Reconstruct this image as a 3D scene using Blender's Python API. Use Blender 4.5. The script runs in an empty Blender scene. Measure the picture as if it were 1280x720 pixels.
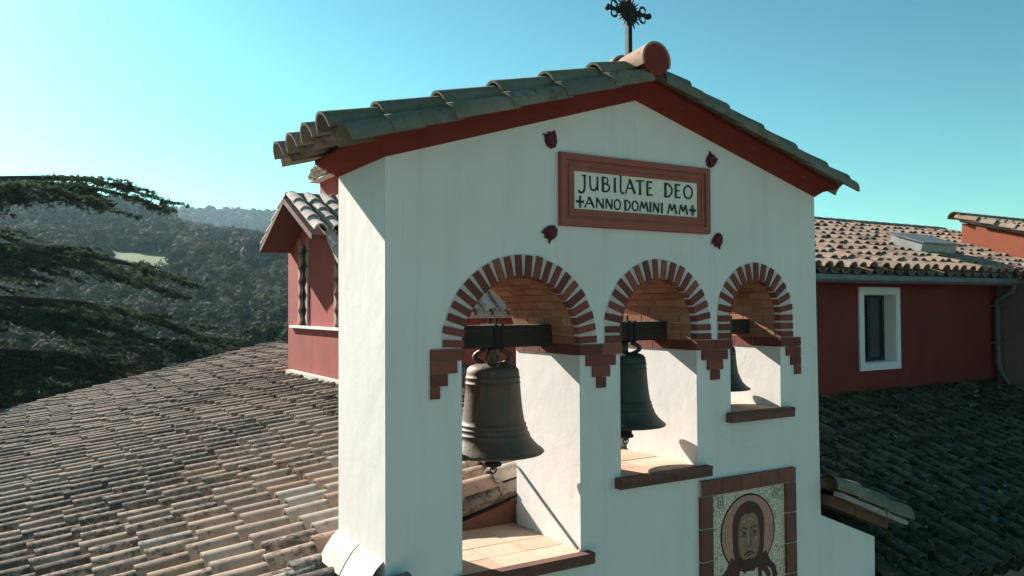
import bpy, math, random
import numpy as np
from mathutils import Vector, Matrix
from mathutils.geometry import tessellate_polygon
R = math.radians
random.seed(7)
rng = np.random.default_rng(7)
scene = bpy.context.scene
col = scene.collection

# ------------------------------------------------------------------ camera
CAMP = Vector((-2.189, -5.4, 0.0))
yaw, pit, rol = R(31.1), math.atan(0.025), R(0.3)
Fv = Vector((math.sin(yaw)*math.cos(pit), math.cos(yaw)*math.cos(pit), math.sin(pit)))
R0 = Vector((math.cos(yaw), -math.sin(yaw), 0))
U0 = R0.cross(Fv)
Rt = R0*math.cos(rol) - U0*math.sin(rol)
Up = U0*math.cos(rol) + R0*math.sin(rol)
cam = bpy.data.cameras.new("camera")
camo = bpy.data.objects.new("camera", cam)
col.objects.link(camo)
M = Matrix(((Rt.x, Up.x, -Fv.x, CAMP.x), (Rt.y, Up.y, -Fv.y, CAMP.y), (Rt.z, Up.z, -Fv.z, CAMP.z), (0, 0, 0, 1)))
camo.matrix_world = M
cam.sensor_width = 36.0
cam.lens = 36.0*1000/1280
cam.clip_start = 0.05
cam.clip_end = 9000
scene.camera = camo

# ------------------------------------------------------------------ light
S = Vector((-0.26, 1.0, 0.52)).normalized()          # towards the sun
el = math.asin(S.z)
az = math.atan2(S.x, S.y)                             # clockwise from +Y
world = bpy.data.worlds.new("World")
scene.world = world
world.use_nodes = True
wn = world.node_tree
bg = wn.nodes['Background']
sky = wn.nodes.new('ShaderNodeTexSky')
sky.sky_type = 'NISHITA'
sky.sun_disc = False
sky.sun_elevation = el
sky.sun_rotation = az
sky.altitude = 200
sky.air_density = 1.0
sky.dust_density = 0.38
sky.ozone_density = 1.0
tint = wn.nodes.new('ShaderNodeMix')
tint.data_type = 'RGBA'
tint.blend_type = 'MULTIPLY'
tint.inputs[0].default_value = 1.0
wn.links.new(sky.outputs[0], tint.inputs[6])
tint.inputs[7].default_value = (0.60, 1.06, 0.89, 1)
def vmul(src, k):
    n = wn.nodes.new('ShaderNodeVectorMath'); n.operation = 'SCALE'
    wn.links.new(src, n.inputs[0]); n.inputs['Scale'].default_value = k
    return n.outputs[0]
gm_ = wn.nodes.new('ShaderNodeGamma')
gm_.inputs['Gamma'].default_value = 1.32
wn.links.new(vmul(tint.outputs[2], 0.10), gm_.inputs[0])
wn.links.new(vmul(gm_.outputs[0], 10.0), bg.inputs[0])
bg.inputs[1].default_value = 0.064
sun = bpy.data.lights.new("sun", 'SUN')
sun.energy = 5.0
sun.angle = R(0.5)
sun.color = (1.0, 0.94, 0.87)
suno = bpy.data.objects.new("sun", sun)
col.objects.link(suno)
suno.rotation_euler = S.to_track_quat('Z', 'Y').to_euler()
suno.location = (0, 0, 30)
vs = scene.view_settings
vs.view_transform = 'Standard'
vs.look = 'None'
vs.exposure = 1.48
vs.gamma = 1.0
vs.use_curve_mapping = False
scene.cycles.max_bounces = 8
scene.cycles.volume_bounces = 0

# ------------------------------------------------------------------ node helpers
class NT:
    def __init__(self, name):
        self.m = bpy.data.materials.new(name)
        self.m.use_nodes = True
        self.t = self.m.node_tree
        self.b = self.t.nodes['Principled BSDF']
    def n(self, typ, **kw):
        nd = self.t.nodes.new(typ)
        for k, v in kw.items():
            if k.startswith('i_'):
                nd.inputs[k[2:].replace('_', ' ')].default_value = v
            else:
                setattr(nd, k, v)
        return nd
    def l(self, a, b):
        self.t.links.new(a, b)
    def pos(self):
        return self.n('ShaderNodeNewGeometry').outputs['Position']
    def noise(self, scale, detail=6, rough=0.6, vec=None, stretch=None):
        nd = self.n('ShaderNodeTexNoise')
        nd.inputs['Scale'].default_value = scale
        nd.inputs['Detail'].default_value = detail
        nd.inputs['Roughness'].default_value = rough
        v = vec or self.pos()
        if stretch:
            mp = self.n('ShaderNodeMapping')
            mp.inputs['Scale'].default_value = stretch
            self.l(v, mp.inputs[0])
            v = mp.outputs[0]
        self.l(v, nd.inputs['Vector'])
        return nd.outputs['Fac']
    def ramp(self, fac, stops, interp='LINEAR'):
        r = self.n('ShaderNodeValToRGB')
        r.color_ramp.interpolation = interp
        while len(r.color_ramp.elements) < len(stops):
            r.color_ramp.elements.new(0.5)
        for e, (p, c) in zip(r.color_ramp.elements, stops):
            e.position = p
            e.color = tuple(c) + (1,) if len(c) == 3 else c
        self.l(fac, r.inputs[0])
        return r.outputs[0]
    def mix(self, fac, a, b, mode='MIX'):
        m = self.n('ShaderNodeMix', data_type='RGBA', blend_type=mode)
        if isinstance(fac, (int, float)):
            m.inputs[0].default_value = fac
        else:
            self.l(fac, m.inputs[0])
        for s, v in ((6, a), (7, b)):
            if isinstance(v, tuple):
                m.inputs[s].default_value = v + (1,) if len(v) == 3 else v
            else:
                self.l(v, m.inputs[s])
        return m.outputs[2]
    def bump(self, h, strength, dist, normal=None):
        b = self.n('ShaderNodeBump')
        b.inputs['Strength'].default_value = strength
        b.inputs['Distance'].default_value = dist
        self.l(h, b.inputs['Height'])
        if normal:
            self.l(normal, b.inputs['Normal'])
        return b.outputs[0]
    def out(self, colr, rough=0.85, normal=None, metal=0, spec=0.3):
        if isinstance(colr, tuple):
            self.b.inputs['Base Color'].default_value = colr + (1,)
        else:
            self.l(colr, self.b.inputs['Base Color'])
        if isinstance(rough, (int, float)):
            self.b.inputs['Roughness'].default_value = rough
        else:
            self.l(rough, self.b.inputs['Roughness'])
        self.b.inputs['Metallic'].default_value = metal
        self.b.inputs['Specular IOR Level'].default_value = spec
        if normal:
            self.l(normal, self.b.inputs['Normal'])
        return self.m
    def rnd(self):
        a = self.n('ShaderNodeAttribute')
        a.attribute_name = 'rnd'
        s = self.n('ShaderNodeSeparateColor')
        self.l(a.outputs['Color'], s.inputs[0])
        return s.outputs

W = (1, 1, 1)
K = (0, 0, 0)

def mat_plaster(name, base, dirt, bumpd=0.006, stain=0.45, bev=0.012):
    t = NT(name)
    n1 = t.noise(0.9, 5, 0.6)
    n2 = t.noise(3.0, 6, 0.65, stretch=(1, 1, 0.18))
    c = t.mix(t.ramp(n1, [(0.35, K), (0.75, (stain,)*3)]), base, dirt)
    c = t.mix(t.ramp(n2, [(0.52, K), (0.8, (stain*1.2,)*3)]), c, dirt)
    st = t.noise(2.2, 7, 0.7, stretch=(2.6, 2.6, 0.10))
    c = t.mix(t.ramp(st, [(0.55, K), (0.78, (stain*.9,)*3)]), c, tuple(x*.75 for x in dirt))
    sp = t.noise(9, 8, 0.75)
    c = t.mix(t.ramp(sp, [(0.62, K), (0.75, (stain*.8,)*3)]), c, tuple(x*.7 for x in dirt))
    wv = t.n('ShaderNodeTexNoise'); wv.inputs['Scale'].default_value = 3.0; wv.inputs['Detail'].default_value = 6
    t.l(t.pos(), wv.inputs['Vector'])
    va_ = t.n('ShaderNodeVectorMath', operation='MULTIPLY_ADD'); t.l(wv.outputs['Color'], va_.inputs[0]); va_.inputs[1].default_value = (.22, .22, .22); t.l(t.pos(), va_.inputs[2])
    ck = t.n('ShaderNodeTexVoronoi', feature='DISTANCE_TO_EDGE'); ck.inputs['Scale'].default_value = .8; t.l(va_.outputs[0], ck.inputs['Vector'])
    ckm = t.mix(t.ramp(t.noise(1.1, 2, .5), [(.5, K), (.6, W)]), K, t.ramp(ck.outputs['Distance'], [(0.0, (.10,)*3), (.004, K)]))
    c = t.mix(ckm, c, tuple(x*.4 for x in dirt))
    fine = t.noise(38, 6, 0.7)
    big = t.noise(4.5, 4, 0.5)
    bv = t.n('ShaderNodeBevel', samples=4)
    bv.inputs['Radius'].default_value = bev
    nb = t.bump(big, 0.22, bumpd*4, bv.outputs[0])
    nb = t.bump(fine, 0.3, bumpd*.6, nb)
    return t.out(c, 0.92, nb, spec=0.15)

def mat_tile(name, stops, lichen=(0.42, 0.62), lich_col=(0.035, 0.034, 0.030), pale=(0.46, 0.44, 0.38), pale_amt=0.6, moss=None):
    t = NT(name)
    r = t.rnd()
    c = t.ramp(r[0], stops)
    var = t.noise(7, 6, 0.65)
    c = t.mix(t.ramp(var, [(0.3, (0.55,)*3), (0.7, K)]), c, (0.13, 0.115, 0.10), 'MIX')
    # large areas with more or less lichen
    zone = t.noise(0.55, 3, 0.5)
    sp = t.noise(13, 8, 0.75)
    add = t.n('ShaderNodeMath', operation='ADD')
    t.l(sp, add.inputs[0])
    sc = t.n('ShaderNodeMath', operation='MULTIPLY_ADD')
    t.l(zone, sc.inputs[0]); sc.inputs[1].default_value = 0.5; sc.inputs[2].default_value = -0.25
    t.l(sc.outputs[0], add.inputs[1])
    add2 = t.n('ShaderNodeMath', operation='MULTIPLY_ADD')
    t.l(r[1], add2.inputs[0]); add2.inputs[1].default_value = 0.16
    t.l(add.outputs[0], add2.inputs[2])
    c = t.mix(t.ramp(add2.outputs[0], [(lichen[0]+0.08, K), (lichen[1]+0.08, (0.85,)*3)]), c, lich_col)
    sp2 = t.noise(21, 8, 0.8)
    c = t.mix(t.ramp(sp2, [(0.56, K), (0.66, (pale_amt,)*3)]), c, pale)
    if moss:
        ms = t.noise(4.2, 6, 0.7)
        c = t.mix(t.ramp(ms, [(0.42, K), (0.6, (moss[1],)*3)]), c, moss[0])
    h = t.noise(30, 6, 0.75)
    nb = t.bump(h, 0.6, 0.012)
    return t.out(c, 0.95, nb, spec=0.12)

TILE_ST = [(0.0, (0.28, 0.21, 0.155)), (0.35, (0.38, 0.29, 0.215)), (0.65, (0.43, 0.315, 0.235)), (0.82, (0.33, 0.23, 0.18)), (0.93, (0.34, 0.21, 0.14)), (0.97, (0.33, 0.25, 0.14)), (1.0, (0.30, 0.13, 0.085))]
m_tile = mat_tile('weathered_roof_tile', TILE_ST, lichen=(0.46, 0.58), lich_col=(0.045, 0.038, 0.033))
m_tile_near = mat_tile('pale_roof_tile', [(0, (0.31, 0.285, 0.245)), (0.45, (0.42, 0.37, 0.31)), (0.75, (0.42, 0.33, 0.26)), (0.92, (0.43, 0.29, 0.21)), (1, (0.36, 0.22, 0.16))], lichen=(0.53, 0.66))
m_tile_pink = mat_tile('pink_roof_tile', [(0, (0.33, 0.25, 0.185)), (0.4, (0.45, 0.32, 0.235)), (0.7, (0.45, 0.28, 0.195)), (1, (0.30, 0.19, 0.14))], lichen=(0.54, 0.72), pale_amt=0.35)
m_tile_cream = mat_tile('cream_roof_tile', [(0, (0.60, 0.53, 0.46)), (0.6, (0.70, 0.60, 0.52)), (1, (0.60, 0.46, 0.38))], lichen=(0.62, 0.82), pale_amt=.2)
m_tile_grey = mat_tile('grey_mossy_tile', [(0, (0.17, 0.155, 0.13)), (0.5, (0.24, 0.21, 0.17)), (1, (0.31, 0.24, 0.18))], lichen=(0.56, 0.72), pale_amt=0.3, moss=((0.13, 0.125, 0.055), 0.5))
m_tile_moss = mat_tile('dark_moss_tile', [(0, (0.08, 0.075, 0.055)), (0.5, (0.12, 0.105, 0.075)), (1, (0.18, 0.145, 0.10))], lichen=(0.5, 0.66), lich_col=(0.02, 0.028, 0.018), pale=(0.22, 0.25, 0.22), pale_amt=0.5, moss=((0.050, 0.056, 0.020), 0.8))
m_white = mat_plaster('white_plaster', (0.77, 0.72, 0.67), (0.64, 0.58, 0.53))
m_red = mat_plaster('red_plaster', (0.20, 0.040, 0.032), (0.115, 0.036, 0.030), stain=0.75)
m_pink = mat_plaster('pink_plaster', (0.38, 0.085, 0.068), (0.24, 0.07, 0.055), stain=0.8)
m_orange = mat_plaster('orange_plaster', (0.38, 0.11, 0.062), (0.36, 0.11, 0.06), stain=0.5)
m_brown = mat_plaster('brown_plaster', (0.20, 0.135, 0.11), (0.12, 0.09, 0.075), stain=0.7)
m_cornice = mat_plaster('red_cornice_paint', (0.21, 0.034, 0.026), (0.14, 0.04, 0.03), stain=0.6, bumpd=0.003, bev=0.008)
m_frame_white = mat_plaster('white_window_surround', (0.72, 0.72, 0.70), (0.55, 0.55, 0.52), stain=0.3, bev=0.008)

def mat_simple(name, base, var, rough=0.8, scale=6, bumpd=0.004, metal=0, spec=0.3, bscale=30, stretch=None):
    t = NT(name)
    c = t.mix(t.ramp(t.noise(scale, 6, 0.65, stretch=stretch), [(0.35, K), (0.7, W)]), base, var)
    nb = t.bump(t.noise(bscale, 5, 0.7, stretch=stretch), 0.5, bumpd)
    return t.out(c, rough, nb, metal=metal, spec=spec)

def mat_brick(name, stops, dirt):
    t = NT(name)
    r = t.rnd()
    c = t.ramp(r[0], stops)
    c = t.mix(t.ramp(t.noise(14, 6, 0.7), [(0.45, K), (0.75, (0.6,)*3)]), c, dirt)
    nb = t.bump(t.noise(45, 5, 0.7), 0.6, 0.006)
    return t.out(c, 0.9, nb, spec=0.2)
m_brick = mat_brick('red_brick', [(0, (0.15, 0.045, 0.038)), (0.4, (0.20, 0.055, 0.043)), (0.8, (0.25, 0.07, 0.052)), (1, (0.30, 0.10, 0.07))], (0.13, 0.055, 0.045))
m_vault = mat_brick('vault_brick', [(0, (0.30, 0.13, 0.075)), (0.5, (0.40, 0.18, 0.10)), (1, (0.46, 0.24, 0.14))], (0.22, 0.11, 0.07))
m_mortar = mat_simple('lime_mortar', (0.62, 0.53, 0.47), (0.50, 0.41, 0.36), 0.95, 12, 0.006)
m_sill = mat_brick('sill_brick', [(0, (0.13, 0.06, 0.045)), (1, (0.20, 0.09, 0.065))], (0.07, 0.045, 0.04))
m_paving = mat_brick('terracotta_slab', [(0, (0.50, 0.30, 0.20)), (0.5, (0.56, 0.37, 0.26)), (1, (0.60, 0.43, 0.32))], (0.38, 0.26, 0.19))
m_terra = mat_simple('terracotta_frame', (0.36, 0.10, 0.07), (0.28, 0.085, 0.06), 0.7, 9, 0.003)
m_panel = mat_simple('ivory_enamel', (0.80, 0.72, 0.60), (0.74, 0.66, 0.54), 0.55, 9, 0.001)
m_ink = mat_simple('black_glaze', (0.015, 0.018, 0.02), (0.03, 0.03, 0.03), 0.5, 9, 0.0)
m_anchor = mat_simple('dark_red_ceramic', (0.13, 0.018, 0.022), (0.07, 0.012, 0.016), 0.65, 12, 0.006)
m_iron = mat_simple('dark_wrought_iron', (0.012, 0.012, 0.014), (0.03, 0.022, 0.018), 0.7, 12, 0.002, metal=0.2)
m_wood = mat_simple('dark_oak_beam', (0.028, 0.02, 0.016), (0.05, 0.035, 0.026), 0.85, 7, 0.006, stretch=(0.6, 8, 8))
m_zinc = mat_simple('grey_zinc', (0.20, 0.22, 0.22), (0.13, 0.145, 0.145), 0.55, 5, 0.001, metal=0.4)
m_pipe = mat_simple('greenish_painted_pipe', (0.11, 0.135, 0.12), (0.08, 0.095, 0.085), 0.55, 5, 0.001)
m_dark = mat_simple('interior_shade_paint', (0.012, 0.012, 0.012), (0.02, 0.018, 0.016), 0.9)  # near-black colour stands in for unlit depth
m_winframe = mat_simple('dark_window_wood', (0.022, 0.026, 0.026), (0.035, 0.04, 0.04), 0.6)
m_concrete = mat_simple('pale_concrete', (0.42, 0.42, 0.40), (0.30, 0.30, 0.28), 0.9, 5)
t = NT('window_glass'); m_glass = t.out((0.03, 0.04, 0.045), 0.05, spec=1.0)

def mat_bronze(name, base, patina, streak):
    t = NT(name)
    n1 = t.noise(5, 6, 0.65)
    n2 = t.noise(16, 6, 0.7, stretch=(1, 1, 0.15))
    c = t.mix(t.ramp(n1, [(0.35, K), (0.65, W)]), base, patina)
    c = t.mix(t.ramp(n2, [(0.5, K), (0.72, (0.7,)*3)]), c, streak)
    nb = t.bump(t.noise(30, 5, 0.7), 0.5, 0.006)
    return t.out(c, 0.62, nb, metal=0.35, spec=0.4)
m_bronze = mat_bronze('aged_bronze', (0.13, 0.075, 0.05), (0.08, 0.075, 0.052), (0.20, 0.11, 0.08))
m_bronze_green = mat_bronze('green_bronze', (0.045, 0.06, 0.05), (0.035, 0.045, 0.04), (0.07, 0.085, 0.07))

# ------------------------------------------------------------------ mesh builder
class MB:
    def __init__(self):
        self.v = []; self.f = []; self.s = []; self.c = []; self.mi = []
        self.rv = (0.5, 0.5, 0.5); self.slot = 0
    def add(self, verts, faces, smooth=False, rnd=None):
        o = len(self.v)
        self.v.extend([tuple(p) for p in verts])
        for f in faces:
            self.f.append([i+o for i in f])
            self.s.append(smooth); self.c.append(rnd or self.rv); self.mi.append(self.slot)
    def rr(self):
        self.rv = (random.random(), random.random(), random.random())
    def box(self, x0, x1, y0, y1, z0, z1):
        P = [(x0,y0,z0),(x1,y0,z0),(x1,y1,z0),(x0,y1,z0),(x0,y0,z1),(x1,y0,z1),(x1,y1,z1),(x0,y1,z1)]
        self.add(P, [(0,3,2,1),(4,5,6,7),(0,1,5,4),(1,2,6,5),(2,3,7,6),(3,0,4,7)])
    def obox(self, c, U, V, Wn, a, b, d):
        """oriented box, half extents a b d"""
        c = Vector(c); U = Vector(U)*a; V = Vector(V)*b; Wn = Vector(Wn)*d
        P = [c+sx*U+sy*V+sz*Wn for sz in (-1,1) for sx, sy in ((-1,-1),(1,-1),(1,1),(-1,1))]
        self.add(P, [(0,3,2,1),(4,5,6,7),(0,1,5,4),(1,2,6,5),(2,3,7,6),(3,0,4,7)])
    def prism(self, poly, axis, a, b, smooth=False):
        """2D polygon extruded along axis from a to b; axis 'y': poly is (x,z)"""
        def P(p, t):
            return {'y': (p[0], t, p[1]), 'x': (t, p[0], p[1]), 'z': (p[0], p[1], t)}[axis]
        n = len(poly)
        V = [P(p, a) for p in poly]+[P(p, b) for p in poly]
        self.add(V, [list(range(n))[::-1], list(range(n, 2*n))])
        self.add(V, [(i, (i+1) % n, n+(i+1) % n, n+i) for i in range(n)], smooth)
    def holed(self, outer, holes, y0, y1):
        loops = [outer]+holes
        flat = [p for l in loops for p in l]
        tris = tessellate_polygon([[Vector((p[0], p[1], 0)) for p in l] for l in loops])
        n = len(flat)
        V = [(p[0], y0, p[1]) for p in flat]+[(p[0], y1, p[1]) for p in flat]
        F = [tuple(t) for t in tris]+[(t[2]+n, t[1]+n, t[0]+n) for t in tris]
        o = 0
        for l in loops:
            k = len(l)
            F += [(o+i, o+(i+1) % k, n+o+(i+1) % k, n+o+i) for i in range(k)]
            o += k
        self.add(V, F)
    def tube(self, path, r, seg=8, cap=True, smooth=True):
        path = [Vector(p) for p in path]
        rr = r if isinstance(r, (list, tuple)) else [r]*len(path)
        V = []; prev = None
        for i, p in enumerate(path):
            d = (path[min(i+1, len(path)-1)]-path[max(i-1, 0)]).normalized()
            if prev is None:
                a = d.orthogonal().normalized()
            else:
                a = (prev-d*prev.dot(d))
                a = a.normalized() if a.length > 1e-6 else d.orthogonal().normalized()
            prev = a
            b = d.cross(a)
            V += [p+(a*math.cos(2*math.pi*k/seg)+b*math.sin(2*math.pi*k/seg))*rr[i] for k in range(seg)]
        F = [(i*seg+k, i*seg+(k+1) % seg, (i+1)*seg+(k+1) % seg, (i+1)*seg+k) for i in range(len(path)-1) for k in range(seg)]
        self.add(V, F, smooth)
        if cap:
            n = len(path)
            self.add(V, [list(range(seg))[::-1], list(range((n-1)*seg, n*seg))])
    def lathe(self, prof, c, seg=48, smooth=True):
        V = [(c[0]+r*math.cos(2*math.pi*k/seg), c[1]+r*math.sin(2*math.pi*k/seg), c[2]+z) for r, z in prof for k in range(seg)]
        F = [(i*seg+k, i*seg+(k+1) % seg, (i+1)*seg+(k+1) % seg, (i+1)*seg+k) for i in range(len(prof)-1) for k in range(seg)]
        self.add(V, F, smooth)
    def disc(self, c, r, y0, y1, n=32, rx=None):
        self.prism([(c[0]+(rx or r)*math.cos(2*math.pi*i/n), c[1]+r*math.sin(2*math.pi*i/n)) for i in range(n)], 'y', y0, y1)
    def build(self, name, mat, parent=None, mats=None):
        me = bpy.data.meshes.new(name)
        off = Vector((0, 0, 0))
        p = parent
        if p is not None:
            while p.parent: p = p.parent
            off = p.location
        vv = np.array(self.v, dtype=np.float64)-np.array(off)
        me.from_pydata(vv.tolist(), [], self.f)
        for m in (mats or [mat]): me.materials.append(m)
        me.polygons.foreach_set('use_smooth', self.s)
        me.polygons.foreach_set('material_index', self.mi)
        at = me.color_attributes.new('rnd', 'FLOAT_COLOR', 'CORNER')
        cnt = [len(f) for f in self.f]
        cc = np.repeat(np.array([(c[0], c[1], c[2], 1.0) for c in self.c]), cnt, axis=0)
        at.data.foreach_set('color', cc.astype(np.float32).ravel())
        me.update()
        o = bpy.data.objects.new(name, me)
        col.objects.link(o)
        if parent: o.parent = parent
        return o

def np_mesh(name, V, F, mat, parent=None, C=None, smooth=False):
    """V (n,3), F (m,4) arrays"""
    me = bpy.data.meshes.new(name)
    off = Vector((0, 0, 0)); p = parent
    if p is not None:
        while p.parent: p = p.parent
        off = p.location
    V = np.asarray(V, dtype=np.float64)-np.array(off)
    k = F.shape[1]
    me.vertices.add(len(V)); me.vertices.foreach_set('co', V.astype(np.float32).ravel())
    me.loops.add(F.size); me.loops.foreach_set('vertex_index', F.astype(np.int32).ravel())
    me.polygons.add(len(F))
    me.polygons.foreach_set('loop_start', np.arange(0, F.size, k, dtype=np.int32))
    me.polygons.foreach_set('loop_total', np.full(len(F), k, dtype=np.int32))
    me.polygons.foreach_set('use_smooth', np.full(len(F), smooth))
    me.materials.append(mat)
    if C is not None:
        at = me.color_attributes.new('rnd', 'FLOAT_COLOR', 'CORNER')
        cc = np.repeat(np.concatenate([C, np.ones((len(C), 1))], axis=1), k, axis=0)
        at.data.foreach_set('color', cc.astype(np.float32).ravel())
    me.update(calc_edges=True)
    o = bpy.data.objects.new(name, me)
    col.objects.link(o)
    if parent: o.parent = parent
    return o

def thing(name, label, cat, loc=(0, 0, 0), group=None):
    o = bpy.data.objects.new(name, None)
    col.objects.link(o)
    o.location = loc
    o.empty_display_size = 0.3
    o['label'] = label; o['category'] = cat
    if group: o['group'] = group
    bpy.context.view_layer.update()
    return o
def tag(o, label=None, cat=None, group=None, kind=None):
    if label: o['label'] = label
    if cat: o['category'] = cat
    if group: o['group'] = group
    if kind: o['kind'] = kind
    return o

# ------------------------------------------------------------------ tiles
def arch_pts(r, n, a0=0.0, a1=math.pi):
    return [(r*math.cos(a0+(a1-a0)*i/n), r*math.sin(a0+(a1-a0)*i/n)) for i in range(n+1)]
def tile(mb, o, U, V, N, L, r0, r1, th=0.02, seg=8, up=True, a=0.12, full=True, lift=0.0):
    """one barrel tile. o: centre of the lower end on the deck, U: up the slope, V: across, N: normal.
    r0 radius at the lower end, r1 at the upper end; up=False makes a channel (concave up)"""
    o = Vector(o)
    sg = 1 if up else -1
    def ring(u, r, n):
        out = []
        for i in range(seg+1):
            t = a+(math.pi-2*a)*i/seg
            out.append(o+U*u+V*(r*math.cos(t))+N*(sg*r*math.sin(t)+n))
        return out
    n0 = lift if up else r0
    n1 = 0.0 if up else r1
    A = ring(0, r0, n0); B = ring(L, r1, n1)
    C = ring(0, r0-th, n0); D = ring(L, r1-th, n1)
    S = seg+1
    mb.add(A+B, [(i, i+1, S+i+1, S+i) for i in range(seg)], True)
    mb.add(A+C, [(i, S+i, S+i+1, i+1) for i in range(seg)], False)
    if full:
        mb.add(C+D, [(i, S+i, S+i+1, i+1) for i in range(seg)], True)
        mb.add([A[0], B[0], C[0], D[0]], [(0, 1, 3, 2)])
        mb.add([A[-1], B[-1], C[-1], D[-1]], [(0, 2, 3, 1)])

def tile_field(mb, org, U, V, N, nrow, ncourse, pitch, expo, r=None, keep=None, jit=1.0, over=0.09, seg=8, colf=None, chan=True, first=0.0):
    U, V, N = Vector(U).normalized(), Vector(V).normalized(), Vector(N).normalized()
    r = r or pitch*0.40
    for i in range(nrow):
        rowoff = random.uniform(-0.5, 0.5)*expo*0.28*jit if first == 0 else 0
        wob = random.uniform(-1, 1)*0.012*jit
        for j in range(ncourse):
            u = j*expo + (rowoff if j > 0 else rowoff*0.2) + random.uniform(-.015, .015)*jit
            p = Vector(org)+U*u+V*(i*pitch+wob+random.uniform(-.006, .006)*jit)
            if keep and not keep(p): continue
            mb.rr()
            if colf: mb.rv = colf(p, mb.rv)
            ya = random.uniform(-.022, .022)*jit
            U2 = (U+V*ya+N*random.uniform(-.008, .012)*jit).normalized()
            V2 = (V-U*ya).normalized()
            tile(mb, p+N*((0.055 if pitch != .337 else .082)+random.uniform(-.007, .007)*jit), U2, V2, N, expo+over, r*random.uniform(.97, 1.04), r*0.84, th=0.022, seg=seg, lift=0.028 if pitch != .337 else .045)
        if chan:
            for j in range(ncourse):
                u = j*expo-0.02+random.uniform(-.02, .02)
                p = Vector(org)+U*u+V*((i+.5)*pitch)
                if keep and not keep(p): continue
                mb.rr()
                if colf: mb.rv = colf(p, mb.rv)
                tile(mb, p+N*(-0.02), U, V, N, expo+over, r*1.0, r*0.95, th=0.02, seg=4, up=False, a=0.25, full=False)

# ================================================================== SETTING: terrain
PH = lambda x, y: (math.degrees(math.atan2(x-CAMP.x, y-CAMP.y)), math.hypot(x-CAMP.x, y-CAMP.y))
DT = [0, 40, 70, 110, 160, 250, 330, 390, 450, 600, 700, 860, 1150, 1700, 2300, 3200]
def smooth_noise(X, Y, s, seed=0):
    a = np.sin(X/s*1.0+seed)+np.sin(Y/s*1.3+seed*2.1)+np.sin((X+Y)/s*0.7+seed*3.3)+np.sin((X-Y)/s*1.9+seed)*.5
    return a/3.5
def height(X, Y):
    X = np.asarray(X, float); Y = np.asarray(Y, float)
    dx = X-CAMP.x; dy = Y-CAMP.y
    d = np.hypot(dx, dy); ph = np.degrees(np.arctan2(dx, dy))
    k1 = np.interp(ph, [-180, -60, -10, 3, 5, 7.2, 8.4, 10.5, 20, 60, 180], [.2, .4, 1.02, 1.0, 1.0, .93, .78, .70, .55, .3, .2])
    k2 = np.interp(ph, [-180, -40, 0, 7, 12, 16, 25, 50, 180], [.3, .6, .9, 1.0, .96, .97, .55, .4, .3])
    H0 = np.interp(d, DT, [-9, -9, -13, -13, -10, 0, 14.5, 23.5, 30, 52, 60, 40, 40, 40, 30, 20])
    H1 = np.interp(d, DT, [0, 0, 0, 0, 0, 0, 0, 0, 3, 15, 20, 8, 0, 0, 0, 0])*k1 + (np.interp(d, DT, [0]*8+[0, 1, 1, .7, .3, 0, 0, 0])*(k1-1)*45)
    H2 = np.interp(d, DT, [0]*12+[45, 150, 130, 90])*k2
    side = np.interp(np.abs(((ph-6)+180) % 360-180), [0, 25, 60, 180], [1, 1, .5, .25])
    base = np.where(H0 > -9, H0*side+(-9)*(1-side)*0, H0)
    n = smooth_noise(X, Y, 60, 1)*np.clip((d-60)/300, 0, 1)*3.0+smooth_noise(X, Y, 170, 4)*np.clip((d-500)/900, 0, 1)*11
    return base+H1*side+H2+n

def mat_ground():
    t = NT('ground_soil')
    p = t.pos()
    big = t.noise(0.05, 6, 0.6)
    fine = t.noise(0.6, 8, 0.7)
    c = t.ramp(fine, [(0.3, (0.045, 0.05, 0.025)), (0.55, (0.07, 0.072, 0.035)), (0.8, (0.10, 0.085, 0.05))])
    c = t.mix(t.ramp(big, [(0.4, K), (0.6, (0.6,)*3)]), c, (0.035, 0.048, 0.024))
    return t.out(c, 0.95, t.bump(fine, 0.8, 0.4), spec=0.1)
m_ground = mat_ground()
na, nd = 300, 130
ds = np.concatenate([[0.0], np.geomspace(3, 3300, nd-1)])
az_ = np.linspace(-math.pi, math.pi, na, endpoint=False)
D, A = np.meshgrid(ds, az_, indexing='ij')
X = CAMP.x+D*np.sin(A); Y = CAMP.y+D*np.cos(A)
Z = height(X, Y)
V = np.stack([X, Y, Z], -1).reshape(-1, 3)
ii, jj = np.meshgrid(np.arange(nd-1), np.arange(na), indexing='ij')
a = ii*na+jj; b = ii*na+(jj+1) % na
F = np.stack([a, b, b+na, a+na], -1).reshape(-1, 4)
tag(np_mesh('ground', V, F, m_ground, smooth=True), kind='structure')

# unseen pale gravel added to bounce warm light onto the facade
m_gravel = mat_simple('bounce_gravel', (0.42, 0.34, 0.27), (0.33, 0.27, 0.21), 0.95, 1.5, 0.01)
vv = [(0, -30, -8.93)]+[((30+2*math.sin(3*a_))*math.cos(a_), -30+(28+2*math.sin(2*a_))*math.sin(a_), -8.93) for a_ in np.linspace(0, 2*math.pi, 48, endpoint=False)]
gm = bpy.data.meshes.new('bounce_ground'); gm.from_pydata(vv, [], [(0, 1+i, 1+(i+1) % 48) for i in range(48)]); gm.materials.append(m_gravel)
go = bpy.data.objects.new('bounce_ground', gm); col.objects.link(go); tag(go, kind='structure')

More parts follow.
